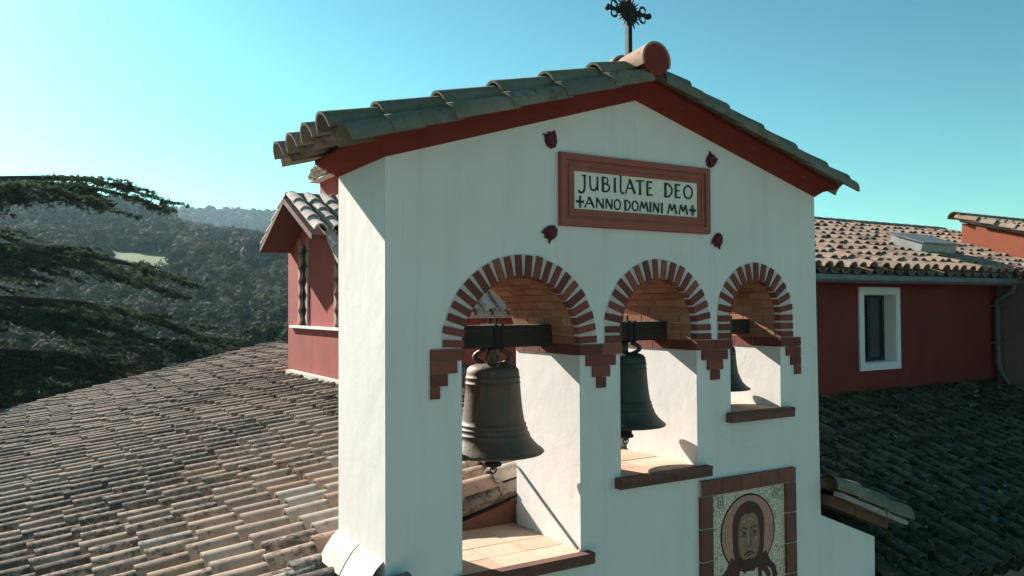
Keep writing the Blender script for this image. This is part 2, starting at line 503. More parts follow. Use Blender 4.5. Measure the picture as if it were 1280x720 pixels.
# meadow sheet lying on the slope
def meadow_pt(phd, d):
    x = CAMP.x+d*math.sin(R(phd)); y = CAMP.y+d*math.cos(R(phd))
    return x, y, float(height(x, y))
t = NT('meadow_grass')
c = t.ramp(t.noise(0.12, 6, 0.6), [(0.3, (0.060, 0.11, 0.022)), (0.7, (0.095, 0.145, 0.034))])
m_meadow = t.out(c, 0.95, spec=0.1)
V = []; 
for i in range(25):
    for j in range(13):
        u = i/24; v = j/12
        ph = 4.5+3.6*u
        near = 322+6*math.sin(u*7)+(2*(u-.5))**4*34; far = 394-5*math.sin(u*5)-(2*(u-.5))**4*30
        x, y, z = meadow_pt(ph, near+(far-near)*v)
        V.append((x, y, z+0.6))
F = np.array([(i*13+j, (i+1)*13+j, (i+1)*13+j+1, i*13+j+1) for i in range(24) for j in range(12)])
tag(np_mesh('meadow', np.array(V), F, m_meadow, smooth=True), kind='structure')
MEADOW = lambda ph, d: (4.1 < ph < 8.5) & (d > 292) & (d < 394)

# ================================================================== vegetation
def mat_leaf(name, stops, rough=0.9, trans=0.22):
    t = NT(name)
    r = t.rnd()
    c = t.ramp(r[0], stops)
    n = t.noise(0.35, 3, 0.5)
    c = t.mix(t.ramp(n, [(0.35, K), (0.7, (0.35,)*3)]), c, (0.05, 0.055, 0.03))
    m = t.out(c, rough, spec=0.12)
    tr = t.n('ShaderNodeBsdfTranslucent'); t.l(c, tr.inputs[0])
    mx = t.n('ShaderNodeMixShader'); mx.inputs[0].default_value = trans
    t.l(t.b.outputs[0], mx.inputs[1]); t.l(tr.outputs[0], mx.inputs[2])
    t.l(mx.outputs[0], t.t.nodes['Material Output'].inputs['Surface'])
    return m
m_leaf = mat_leaf('woodland_foliage', [(0, (0.020, 0.034, 0.014)), (0.35, (0.036, 0.055, 0.022)), (0.6, (0.065, 0.08, 0.036)), (0.8, (0.10, 0.088, 0.06)), (1, (0.145, 0.12, 0.092))])
m_cedar = mat_leaf('cedar_needles', [(0, (0.030, 0.052, 0.032)), (0.6, (0.06, 0.085, 0.045)), (1, (0.12, 0.135, 0.07))], trans=0.35)
m_bark = mat_simple('grey_brown_bark', (0.07, 0.055, 0.042), (0.035, 0.03, 0.025), 0.95, 4, 0.02)

def quads(C, Nn, s, rng, jn=.6, al=.5):
    """random leaf quads centred at C, roughly facing Nn"""
    n = len(C)
    T = rng.normal(size=(n, 3))
    Nn = Nn+rng.normal(size=(n, 3))*jn
    Nn /= np.linalg.norm(Nn, axis=1)[:, None]+1e-9
    T -= (T*Nn).sum(1)[:, None]*Nn
    T /= np.linalg.norm(T, axis=1)[:, None]+1e-9
    B = np.cross(Nn, T)
    s = (s*rng.uniform(.6, 1.4, n))[:, None]
    asp = rng.uniform(al, al*2, n)[:, None]
    P = np.stack([C-T*s-B*s*asp*.6, C+T*s-B*s*asp, C+T*s*.7+B*s*asp, C-T*s+B*s*asp*.8], 1)
    return P.reshape(-1, 3)
def crown_points(rng, n, w, h, lobes):
    """points on the surface of a lumpy crown made of several sub-crowns; base at z=0"""
    L = []
    for k in range(lobes):
        an = rng.uniform(0, 2*math.pi); q = rng.uniform(0, .62)
        zc = h*rng.uniform(.38, .78)
        L.append((math.cos(an)*w*q, math.sin(an)*w*q, zc, w*rng.uniform(.32, .5), h*rng.uniform(.18, .28)))
    L.append((0, 0, h*.6, w*.6, h*.36))
    L = np.array(L)
    k = rng.integers(0, len(L), n)
    d = rng.normal(size=(n, 3)); d /= np.linalg.norm(d, axis=1)[:, None]
    d[:, 2] = np.where(d[:, 2] < -.3, -d[:, 2], d[:, 2])
    rad = rng.uniform(.72, 1.05, n)[:, None]
    P = L[k][:, :3]+d*rad*np.stack([L[k][:, 3], L[k][:, 3], L[k][:, 4]], 1)
    return P, d
def core_blob(w, h, zc, rng, su=8, sv=5):
    V = []; 
    for i in range(sv+1):
        for j in range(su):
            th = math.pi*i/sv; ph = 2*math.pi*j/su
            k = rng.uniform(.8, 1.0)
            V.append((w*k*math.sin(th)*math.cos(ph), w*k*math.sin(th)*math.sin(ph), zc+h*k*math.cos(th)))
    F = [(i*su+j, i*su+(j+1) % su, (i+1)*su+(j+1) % su, (i+1)*su+j) for i in range(sv) for j in range(su)]
    return np.array(V), np.array(F)

def forest(name, pts, nq, qs, wr, hr, base, tone, seed):
    rg = np.random.default_rng(seed)
    VV = []; FF = []; CC = []; o = 0
    temps = []
    for k in range(8):
        P, d = crown_points(rg, nq, 1.0, 1.0, 6)
        cv, cf = core_blob(.62, .36, .5, rg)
        temps.append((P, d, cv, cf))
    for (x, y) in pts:
        ph, dd = PH(x, y)
        P, d, cv, cf = temps[rg.integers(0, 8)]
        w = rg.uniform(*wr); h = rg.uniform(*hr)
        an = rg.uniform(0, 6.28); ca, sa = math.cos(an), math.sin(an)
        Rm = np.array([[ca, -sa, 0], [sa, ca, 0], [0, 0, 1]])
        sc = np.array([w, w, h])
        z = float(height(x, y))
        Q = quads((P*sc)@Rm.T, d@Rm.T, np.full(len(P), qs), rg, .2)+np.array([x, y, z-base])
        cvv = (cv*sc)@Rm.T+np.array([x, y, z-base])
        t0 = np.clip(tone(x, y, rg), 0, 1)
        nQ = len(P)
        VV.append(Q); FF.append(np.arange(nQ*4).reshape(-1, 4)+o); o += nQ*4
        CC.append(np.stack([np.clip(t0+rg.normal(size=nQ)*.05, 0, 1)]*3, 1))
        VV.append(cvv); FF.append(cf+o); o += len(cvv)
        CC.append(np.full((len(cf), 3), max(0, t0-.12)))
    return np_mesh(name, np.concatenate(VV), np.concatenate(FF), m_leaf, C=np.concatenate(CC))

def scatter(ph0, ph1, d0, d1, sp, rg, skip=None):
    out = []
    d = d0
    while d < d1:
        s = sp(d)
        n = max(1, int(R(ph1-ph0)*d/s))
        for i in range(n):
            ph = ph0+(ph1-ph0)*(i+rg.uniform(-.45, 1.45))/n
            dd = d+rg.uniform(-.5, .5)*s
            if skip and skip(ph, dd): continue
            out.append((CAMP.x+dd*math.sin(R(ph)), CAMP.y+dd*math.cos(R(ph))))
        d += s*.85
    return out
def tone(x, y, rg):
    m = math.sin(x*.021+1.3)+math.sin(y*.017+x*.009)+math.sin((x-y)*.05)*.6
    return (rg.uniform(.02, .42) if m+rg.normal()*.9 > 0.0 else rg.uniform(.5, .98))
rg1 = np.random.default_rng(11)
pts = scatter(-14, 24, 118, 330, lambda d: 5.0+d*.006, rg1, MEADOW)
tag(forest('woodland', pts, 420, .29, (3.2, 4.8), (7.0, 10.0), 1.0, tone, 3), kind='stuff')
pts = scatter(-14, 22, 330, 740, lambda d: 10.0+d*.006, rg1, MEADOW)
tag(forest('hillside_woodland', pts, 240, .62, (6.8, 9.5), (11.0, 15.0), 3.0, tone, 4), kind='stuff')
pts = scatter(-12, 26, 1150, 1800, lambda d: 22, rg1)
tag(forest('far_ridge_woodland', pts, 34, 3.0, (13, 18), (12, 21), 3.0, lambda x, y, r: r.uniform(.0, .4), 5), kind='stuff')
pts = scatter(-60, -14, 60, 420, lambda d: 9+d*.02, rg1)+scatter(24, 70, 90, 420, lambda d: 9+d*.02, rg1)
tag(forest('surrounding_woodland', pts, 60, .9, (4.5, 6.5), (8.0, 11.0), 1.0, tone, 6), kind='stuff')

# individual trees nearest the roof
def skin_tree(label, x, y, w, h, tn, bare, seed, group=None):
    rg = np.random.default_rng(seed)
    z0 = float(height(x, y))
    tr = thing('tree', label, 'tree', (x, y, z0), group)
    mb = MB()
    tips = []
    th = h*.4
    mb.tube([(x, y, z0-.4), (x+.1, y, z0+th*.5), (x, y+.1, z0+th), (x+.15, y, z0+h*.75)], [w*.08, w*.06, w*.045, w*.015], 7)
    nb = 16 if bare else 8
    for k in range(nb):
        an = rg.uniform(0, 6.28); zz = z0+th*rg.uniform(.6, 1.3)
        q = w*rg.uniform(.5, .95); top = z0+h*rg.uniform(.55, .98)
        m1 = (x+math.cos(an)*q*.45, y+math.sin(an)*q*.45, zz+(top-zz)*.55)
        e = (x+math.cos(an)*q, y+math.sin(an)*q, top)
        mb.tube([(x, y, zz), m1, e], [w*.035, w*.022, w*.006], 5)
        tips.append((m1, e))
        if bare:
            for s in range(7):
                f = rg.uniform(.2, 1)
                b0 = Vector(m1).lerp(Vector(e), f)
                b1 = b0+Vector(rg.normal(size=3))*w*.2+Vector((0, 0, w*.16))
                mb.tube([b0, b1], [w*.010, w*.003], 4, cap=False)
                for q2 in range(4):
                    b2 = b1+Vector(rg.normal(size=3))*w*.10+Vector((0, 0, w*.07))
                    mb.tube([b0.lerp(b1, rg.uniform(.3, 1)), b2], [w*.004, w*.0015], 3, cap=False)
    mb.build('trunk', m_bark, tr)
    n = 700 if bare else 3600
    P, d = crown_points(rg, n, w, h, 9)
    qs = .045 if bare else .085
    Q = quads(P, d, np.full(n, qs*w/2), rg)+np.array([x, y, z0])
    Cc = np.stack([np.clip(tn+rg.normal(size=n)*.08, 0, 1)]*3, 1)
    np_mesh('crown', Q, np.arange(n*4).reshape(-1, 4), m_leaf, tr, Cc)
    return tr
k = 0
rg2 = np.random.default_rng(5)
for ph, d, w, h, tn, bare in [(-3, 62, 4.2, 7.5, .2, 0), (0.5, 70, 4.0, 8.5, .3, 0), (4.0, 66, 4.4, 8, .12, 0), (7.5, 72, 4.0, 9, .25, 0), (9.6, 64, 3.6, 8.0, .15, 0), (11.6, 74, 4.4, 9.5, .1, 0),
                              (13.2, 66, 3.2, 9.0, .85, 1), (14.8, 70, 3.6, 10, .9, 1), (10.6, 84, 3.8, 10.5, .22, 0), (12.6, 90, 4.2, 11, .28, 0), (15.6, 88, 4.4, 11, .2, 0), (17.0, 72, 4, 10, .3, 0),
                              (6.0, 86, 4.2, 10, .8, 1), (2.2, 90, 4.4, 10, .3, 0), (-1.5, 92, 4.4, 10, .2, 0), (8.3, 98, 4.2, 11, .15, 0), (11.2, 104, 4.4, 11, .9, 1), (13.9, 105, 4.4, 12, .25, 0), (4.2, 106, 4.6, 11, .12, 0), (16.4, 108, 4.4, 11, .8, 1)]:
    x = CAMP.x+d*math.sin(R(ph)); y = CAMP.y+d*math.cos(R(ph))
    skin_tree('bare grey-brown tree in the valley beyond the tiled roof' if bare else 'dark green bushy tree in the valley beyond the tiled roof', x, y, w, h, tn, bare, 100+k,
              'bare trees beyond the roof' if bare else 'green trees beyond the roof')
    k += 1

# ---- the big cedar
def cedar():
    CQ = 1.45
    bx, by = CAMP.x+45*math.sin(R(-8.0)), CAMP.y+45*math.cos(R(-8.0))
    z0 = float(height(bx, by))
    tr = thing('cedar_tree', 'large dark cedar with flat sweeping branches filling the left edge behind the tiled roof', 'tree', (bx, by, z0))
    rg = np.random.default_rng(21)
    mb = MB()
    mb.tube([(bx, by, z0-.5), (bx+.1, by, -5), (bx-.1, by+.1, 0), (bx, by, 4.6), (bx+.1, by, 6.6)], [.95, .8, .55, .3, .1], 12)
    C = []; Nn = []
    def limb(az, zs, L, rise, droop, fan=1.0, dens=1.0):
        """az: azimuth from +Y clockwise (deg)"""
        dx, dy = math.sin(R(az)), math.cos(R(az))
        px, py = -dy, dx
        path = []
        bend = rg.uniform(-.12, .12)
        for i in range(11):
            t_ = i/10
            off = bend*L*t_*t_+math.sin(t_*9+az)*.08
            path.append(Vector((bx+dx*L*t_+px*off, by+dy*L*t_+py*off, zs+rise*math.sin(t_*math.pi*.62)-droop*t_**2.4+math.sin(t_*13+zs)*.06)))
        mb.tube(path, [.17*(1-i/10)**.8*L/9+.016 for i in range(11)], 6)
        nb = int(L*2.9*dens)
        for k in range(nb):
            t_ = rg.uniform(.16, 1.0)
            i = min(int(t_*10), 9); p = path[i].lerp(path[i+1], t_*10-i)
            sd = rg.choice([-1, 1])
            lb = (1.0-.62*t_)*L*.36*rg.uniform(.5, 1.15)*fan
            fwd = rg.uniform(.45, 1.2)
            dirv = Vector((dx*fwd+px*sd, dy*fwd+py*sd, rg.uniform(-.30, .12))).normalized()
            sub = []
            for q in range(5):
                u = q/4
                sub.append(p+dirv*lb*u+Vector((0, 0, -.10*lb*u*u+rg.normal()*.02)))
            mb.tube(sub, [.028*(1-q/4)+.006 for q in range(5)], 4, cap=False)
            ns = int(lb*11)+4
            for s in range(ns):
                u = rg.uniform(.05, 1.03); q = min(int(u*4), 3)
                c0 = sub[q].lerp(sub[q+1], min(u*4-q, 1.0))
                tw = rg.uniform(.15, .75)*(1.1-.5*u)
                sd2 = rg.choice([-1, 1])
                side = Vector((-dirv.y*sd2, dirv.x*sd2, rg.uniform(-.25, .12)))
                tv = (dirv*rg.uniform(.4, 1.0)+side).normalized()
                for m in range(6):
                    w = rg.uniform(0, 1)
                    pt = c0+tv*tw*w+Vector(rg.normal(size=3))*.02+Vector((0, 0, .03-rg.uniform(0, .07)))
                    C.append(pt); Nn.append((rg.normal()*.4, rg.normal()*.4, 1.0))
    # (azimuth, height on trunk, length, rise, droop)
    spec = [(78, 12.4, 11.0, 1.5, .7), (95, 12.2, 10.5, 1.3, .9), (120, 12.0, 9, 1.2, 1.0), (60, 12.5, 9, 1.0, .6), (150, 12.0, 8, 1.0, 1.0),
            (86, 10.6, 11.5, .9, 1.6), (108, 10.3, 11, .8, 1.7), (132, 10.4, 9.5, .7, 1.4), (64, 10.6, 10, .8, 1.2), (165, 10.3, 8, .7, 1.2),
            (80, 9.2, 14.5, .6, 2.7), (98, 8.8, 12.5, .6, 2.5), (118, 8.9, 11, .5, 2.2), (142, 8.8, 9.5, .5, 1.9), (60, 9.0, 11, .5, 2.1),
            (88, 7.5, 14.0, .4, 2.3), (104, 7.2, 12.5, .4, 2.2), (126, 7.2, 11, .4, 2.1), (68, 7.4, 12, .4, 2.0), (155, 7.2, 9, .4, 2.0),
            (84, 5.9, 13.5, .4, 2.0), (100, 5.6, 13, .4, 2.0), (120, 5.6, 11, .3, 2.0), (66, 5.8, 12, .3, 2.0), (145, 5.6, 9.5, .3, 2.0),
            (92, 4.2, 12.5, .3, 1.7), (112, 4.0, 12, .3, 1.7), (74, 4.2, 12, .3, 1.8), (134, 4.2, 10, .3, 1.6)]
    for az_, zz, L, ri, dr in spec:
        limb(az_+rg.uniform(-4, 4), (zz-9)*CQ, L*(.80*CQ if az_ < 125 else .85), ri*CQ, dr*CQ)
    for zz in (11.8, 10, 8.4, 6.8, 5.2):
        for az_ in (190, 225, 260, 295, 330, 10, 35):
            limb(az_+rg.uniform(-12, 12), (zz-9)*CQ+rg.uniform(-.4, .4), rg.uniform(9, 12), .8, 2.2, dens=.4)
    mb.build('trunk', m_bark, tr)
    C = np.array([tuple(c) for c in C]); Nn = np.array(Nn)
    Q = quads(C, Nn, np.full(len(C), .10), rg, .8, .17)
    Cc = np.stack([np.clip(rg.uniform(.1, .8, len(C)), 0, 1)]*3, 1)
    np_mesh('crown', Q, np.arange(len(C)*4).reshape(-1, 4), m_cedar, tr, Cc)
    print('cedar quads', len(C))
cedar()

# ================================================================== BELFRY
T = 1.01
ARCH = [(1.17, 0.55, 0.0, -2.01), (2.59, 0.445, 0.08, -1.445), (3.81, 0.345, 0.0, -0.99)]   # centre, inner half width, -, sill top
CROWN_IN, SPR = 0.255, -0.31
belfry = thing('belfry', 'white plastered bell gable with three brick arches and a tiled red cornice', 'belfry', (2.34, 0.5, -9))
def arch_curve(cx, hw, crown, spr, n=28):
    """list of (x,z) from right spring over the crown to left spring: straight stilt then semicircle-ish"""
    zc = crown-hw
    pts = []
    if zc < spr:  # flattened: ellipse
        zc = spr
    for i in range(n+1):
        a_ = math.pi*i/n
        pts.append((cx+hw*math.cos(a_), zc+(crown-zc)*math.sin(a_)))
    return pts, zc
holes = []
for cx, hw, _, sz in ARCH:
    pts, zc = arch_curve(cx, hw, CROWN_IN, SPR)
    holes.append([(cx+hw, sz-.05)]+pts+[(cx-hw, sz-.05)])
outer = [(0, -9), (5.59, -9), (5.59, -2.47), (4.724, -2.12), (4.69, 1.125), (2.34, 1.815), (0, 1.10)]
mb = MB(); mb.holed(outer, holes, 0, T); mb.build('wall', m_white, belfry)

# brick arches
def arch_bricks(cx, hw, idx):
    bw = 0.074
    ring_t = 0.165
    crown = CROWN_IN
    zc = max(crown-hw, SPR)
    ez = crown-zc       # vertical semi axis
    # length param along inner curve
    P = []
    n = 400
    path = []
    for k in range(21): path.append((cx+hw, SPR+(zc-SPR)*k/20)) if zc > SPR+1e-4 else None
    for i in range(n+1):
        a_ = math.pi*i/n
        path.append((cx+hw*math.cos(a_), zc+ez*math.sin(a_)))
    if zc > SPR+1e-4:
        for k in range(1, 21): path.append((cx-hw, zc+(SPR-zc)*k/20))
    path = [p for p in path if p]
    L = [0]
    for a_, b_ in zip(path, path[1:]): L.append(L[-1]+math.dist(a_, b_))
    tot = L[-1]
    nb = int(round(tot/(bw+.007)))
    step = tot/nb
    def at(s):
        s = min(max(s, 0), tot)
        i = int(np.searchsorted(L, s)); i = min(max(i, 1), len(L)-1)
        f = (s-L[i-1])/max(L[i]-L[i-1], 1e-9)
        a_, b_ = path[i-1], path[i]
        p = Vector((a_[0]+(b_[0]-a_[0])*f, 0, a_[1]+(b_[1]-a_[1])*f))
        tn = Vector((b_[0]-a_[0], 0, b_[1]-a_[1])).normalized()
        return p, tn, Vector((tn.z, 0, -tn.x))      # outward normal
    # mortar bed ring
    mo = MB()
    inn, out = [], []
    for k in range(61):
        p, tn, nn = at(tot*k/60)
        inn.append(p+nn*.0035); out.append(p+nn*(ring_t+.006))
    V = []
    for a_, b_ in zip(inn, out):
        V += [(a_.x, -.006, a_.z), (b_.x, -.006, b_.z), (a_.x, .02, a_.z), (b_.x, .02, b_.z)]
    Fq = []
    for k in range(60):
        o = 4*k
        Fq += [(o, o+4, o+5, o+1), (o+1, o+5, o+7, o+3), (o, o+2, o+6, o+4)]
    mo.add(V, Fq)
    br = MB()
    va = MB()
    for k in range(nb):
        p, tn, nn = at(step*(k+.5))
        br.rr()
        w = .0295*random.uniform(.90, 1.06)
        ex = random.uniform(-.006, .006)
        br.obox(p+nn*((ring_t+ex)/2-.004)+Vector((0, .02, 0)), tn, (0, 1, 0), nn, w, .036+random.uniform(0, .004), (ring_t+ex)/2+.006)
        # vault courses behind
        y = .058; j = 0
        while y < T-.002:
            ln = min(.27 if (j or k % 2) else .14, T-y)
            va.rr()
            va.obox(p+nn*.004+Vector((0, y+ln/2, 0)), tn, (0, 1, 0), nn, (step-.010)/2, ln/2-.005, .014+random.uniform(0, .004))
            y += ln; j += 1
    ring = br.build('arch_ring', m_brick, belfry)
    mo.build('mortar', m_mortar, ring)
    va.build('vault', m_vault, belfry)
for i, (cx, hw, _, sz) in enumerate(ARCH): arch_bricks(cx, hw, i)

# stepped brick imposts
def impost(cols, sides):
    mb = MB()
    z = SPR+.004
    for (x0, x1) in cols:
        n = max(1, round((x1-x0)/.24)); w = (x1-x0)/n
        for k in range(n):
            mb.rr()
            mb.box(x0+k*w+.002, x0+(k+1)*w-.002, -.022+random.uniform(-.003, .003), .05, z-.088, z)
        z -= .093
    # top course returns into the openings
    for xj, sg in sides:
        y = .052
        while y < T-.01:
            ln = min(.27, T-y); mb.rr()
            a_, b_ = sorted((xj-sg*.012, xj+sg*.012))
            mb.box(a_, b_, y, y+ln-.008, SPR-.086, SPR+.002)
            y += ln
    mb.build('impost', m_brick, belfry)
x1l, x1r = .62, 1.72; x2l, x2r = 2.145, 3.035; x3l, x3r = 3.465, 4.155
impost([(.352, x1l+.014), (.352, .575), (.352, .495), (.352, .43)], [(x1l, 1)])
impost([(x1r-.014, x2l+.014), (1.775, 2.085), (1.84, 2.025), (1.885, 1.98)], [(x1r, -1), (x2l, 1)])
impost([(x2r-.014, x3l+.014), (3.09, 3.41), (3.155, 3.35), (3.20, 3.305)], [(x2r, -1), (x3l, 1)])
impost([(x3r-.014, 4.435), (4.225, 4.435), (4.29, 4.435), (4.345, 4.435)], [(x3r, -1)])

# sills
for i, (cx, hw, _, sz) in enumerate(ARCH):
    sill = MB()
    e0, e1 = (.07, .10) if i else (.08, .08)
    n = 4 if i == 0 else 3
    x0, x1 = cx-hw-e0, cx+hw+e1
    sill.rr()
    sill.box(x0, x1, -.085, -.003, sz-.088, sz-.008)
    for k in range(n):
        sill.rr()
        sill.box(x0+(x1-x0)*k/n+.0015, x0+(x1-x0)*(k+1)/n-.0015, -.092, -.006, sz-.030, sz+.003)
    so = sill.build('sill', m_sill, belfry)
    fl = MB()
    bed = MB(); bed.box(cx-hw+.001, cx+hw-.001, .001, T+.05, sz-.06, sz-.006); bed.build('mortar', m_mortar, so)
    xs = np.linspace(cx-hw, cx+hw, 4 if i == 0 else 3)
    ys = [0.0, .26, .55, .80, T+.05]
    for a_ in range(len(xs)-1):
        for b_ in range(4):
            fl.rr()
            fl.box(xs[a_]+.004, xs[a_+1]-.004, ys[b_]+.004, ys[b_+1]-.004, sz-.04, sz+random.uniform(-.002, .003))
    fl.build('paving', m_paving, so)

# cornice: flared red moulding with returns
co = MB()
def csec(x_in, x_out, zb, zt):
    return [(x_in, -.004, zb), (x_in+(x_out-x_in)*.35, -.055, zb+(zt-zb)*.42), (x_out, -.15, zt-.035), (x_out, -.15, zt), (x_out, T+.16, zt), (x_out, T+.16, zt-.035), (x_in, T+.004, zb)]
secs = [csec(-.004, -.15, 1.095, 1.245), csec(2.34, 2.34, 1.81, 1.995), csec(4.694, 4.88, 1.12, 1.235)]
V = [p for s in secs for p in s]
n = 7
Fq = [(i*n+k, (i+1)*n+k, (i+1)*n+(k+1) % n, i*n+(k+1) % n) for i in range(2) for k in range(n)]
Fq += [tuple(range(n))[::-1], tuple(range(2*n, 3*n))]
co.add(V, Fq)
co.build('cornice', m_cornice, belfry)

# belfry roof tiles
sl = math.atan(.3)
rt = MB()
for side in (-1, 1):
    U = Vector((-side*math.cos(sl), 0, math.sin(sl)))
    N = Vector((side*math.sin(sl), 0, math.cos(sl)))
    Vv = Vector((0, 1, 0))
    def deck(x): return 1.25+.3*((x+.15) if side < 0 else (4.83-x))
    starts = [-.46, -.06, .42, .90, 1.38, 1.86] if side < 0 else [5.03, 4.68, 4.22, 3.76, 3.30, 2.82]
    rows = [-.045, .335, .715, 1.095]
    for r_, y in enumerate(rows):
        for k, x in enumerate(starts):
            j = random.uniform(-.03, .03) if k and r_ else 0
            Lr = .56 if k else .48
            if (side < 0 and x+j+Lr > 2.40) or (side > 0 and x+j-Lr < 2.28): Lr = .44
            rt.rr()
            ya = random.uniform(-.015, .015)
            tile(rt, (x+j, y+random.uniform(-.008, .008), deck(x+j)+.045), (U+Vv*ya).normalized(), Vv, N, Lr, .134, .114, th=.02, seg=14, lift=.026, a=.03)
    for r_, y in enumerate([-.215, .145, .525, .905, 1.235]):
        for k, x in enumerate(starts):
            rt.rr()
            xx = x-side*(.10 if k == 0 else 0)
            Lr = .56 if k < 5 else .44
            if r_ in (0, 4):   # verge tiles laid like covers, lower
                tile(rt, (xx, y+(.008 if r_ == 0 else 0), deck(xx)-(.085 if r_ == 0 else 0)), U, Vv, N, Lr, .148, .132, th=.02, seg=14, lift=.012, a=.03)
            (tile(rt, (xx, y, deck(xx)+.012), U, Vv, N, Lr, .125, .115, th=.018, seg=8, up=False, a=.45) if 0 < r_ < 4 else None)
rt.build('roof_tiles', m_tile_grey, belfry)
rc = MB()
for k, y in enumerate([-.33, .10, .53, .96]):
    rc.rr()
    tile(rc, (2.30, y, 2.055+.0*k), Vector((0, 1, 0)), Vector((-1, 0, 0)), Vector((0, 0, 1)), .50, .158, .135, th=.02, seg=14, a=-.35, lift=.02)
rco = rc.build('ridge_tile', m_tile_pink, belfry)
cp = MB()
cp.disc((2.30, 2.078), .137, -.325, -.27, 24)
cp.build('end_plug', m_cornice, rco)

# tiled coping on the right shoulder
def coping(x0, x1, z0, slope, y0, y1):
    L = math.hypot(x1-x0, (x1-x0)*slope)
    U = Vector((-(x1-x0), 0, (x1-x0)*slope)).normalized()
    N = Vector((U.z, 0, -U.x))
    low = Vector((x1, 0, z0-(x1-x0)*slope))
    mb = MB()
    for r_, y in enumerate((y0+.10, y0+.42, y0+.74, y0+1.06)):
        for k in range(3):
            e = L/3
            mb.rr(); p = low+U*(e*k)+N*(.035 if r_ else .045)+Vector((0, y, 0))
            tile(mb, p, U, Vector((0, 1, 0)), N, e+(.08 if k < 2 else -.02), .155, .135, th=.024, seg=12, a=.05, lift=.022)
    # flat verge tiles under the front row, a little paler
    for k in range(3):
        e = (L-.16)/3
        mb.rr(); mb.slot = 1
        c = low+U*(.10+e*(k+.5))+N*(.012)+Vector((0, y0-.01, 0))
        mb.obox(c, U, (0, 1, 0), N, e/2-.003, .045, .022+.004*(k % 2))
    o = mb.build('coping', m_tile_grey, belfry, mats=[m_tile_grey, m_tile_near])
    bd = MB()
    c = low+U*(.24+(L-.34)/2)+Vector((0, (y0+T)/2+.05, 0))
    bd.obox(c-N*.062, U, (0, 1, 0), N, (L-.34)/2, (T-y0)/2-.02, .05)
    bd.build('brick_bed', m_brown_brick, o)
m_brown_brick = mat_simple('brown_brick', (0.16, 0.085, 0.055), (0.10, 0.055, 0.04), 0.9, 8, 0.006)
coping(4.70, 5.95, -1.87, .40, -.16, T+.1)
lt = MB(); tile(lt, (.0, -.115, -2.03), Vector((.96, 0, .28)), Vector((0, 1, 0)), Vector((-.28, 0, .96)), .17, .13, .12, seg=10); lt.build('coping', m_tile_grey, belfry)

# ---- ceramic wall anchors
def anchor(x, z, rot, lab):
    o = thing('wall_anchor', lab, 'wall ornament', (x, 0, z), 'dark red ornaments round the inscription')
    mb = MB()
    pts = [(0, .072), (.03, .050), (.058, .066), (.062, .02), (.05, -.03), (.022, -.068), (-.02, -.070), (-.052, -.040), (-.060, .0), (-.048, .04), (-.058, .068), (-.02, .048)]
    ca, sa = math.cos(rot), math.sin(rot)
    P2 = [(x+(a*ca-b*sa)*.98, z+a*sa+b*ca) for a, b in pts]
    mb.prism(P2, 'y', -.020, -.002)
    P3 = [(x+(a*ca-b*sa)*.66, z+(a*sa+b*ca)*.66) for a, b in pts]
    mb.prism(P3, 'y', -.034, -.019)
    m = mb.build('rosette', m_anchor, o)
anchor(1.44, 1.37, .35, 'dark red leaf-shaped ceramic boss above the upper left corner of the inscription')
anchor(3.236, 1.362, -.5, 'dark red leaf-shaped ceramic boss above the upper right corner of the inscription')
anchor(1.43, .61, 2.3, 'dark red leaf-shaped ceramic boss below the lower left corner of the inscription')
anchor(3.306, .622, 2.75, 'dark red leaf-shaped ceramic boss below the lower right corner of the inscription')

# ---- inscription plaque
def frame_ring(mb, x0, x1, z0, z1, w, y0, y1):
    """mitred rectangular moulding; w width inward"""
    o = [(x0, z0), (x1, z0), (x1, z1), (x0, z1)]
    i = [(x0+w, z0+w), (x1-w, z0+w), (x1-w, z1-w), (x0+w, z1-w)]
    for k in range(4):
        a_, b_, c_, d_ = o[k], o[(k+1) % 4], i[(k+1) % 4], i[k]
        V = [(p[0], y0, p[1]) for p in (a_, b_, c_, d_)]+[(p[0], y1, p[1]) for p in (a_, b_, c_, d_)]
        mb.add(V, [(0, 3, 2, 1), (4, 5, 6, 7), (0, 1, 5, 4), (1, 2, 6, 5), (2, 3, 7, 6), (3, 0, 4, 7)])
plq = thing('inscription_plaque', 'ivory panel reading JUBILATE DEO ANNO DOMINI MM in a red-brown moulded frame', 'plaque', (2.35, 0, .97))
mb = MB()
X0, X1, Z0, Z1 = 1.512, 3.187, .673, 1.279
frame_ring(mb, X0, X1, Z0, Z1, .145, -.030, -.001)
frame_ring(mb, X0+.004, X1-.004, Z0+.004, Z1-.004, .055, -.048, -.029)
frame_ring(mb, X0+.085, X1-.085, Z0+.085, Z1-.085, .022, -.040, -.029)
mb.build('frame', m_terra, plq)
mb = MB(); mb.box(X0+.14, X1-.14, -.020, -.002, Z0+.14-.012, Z1-.14+.012); pnl = mb.build('panel', m_panel, plq)
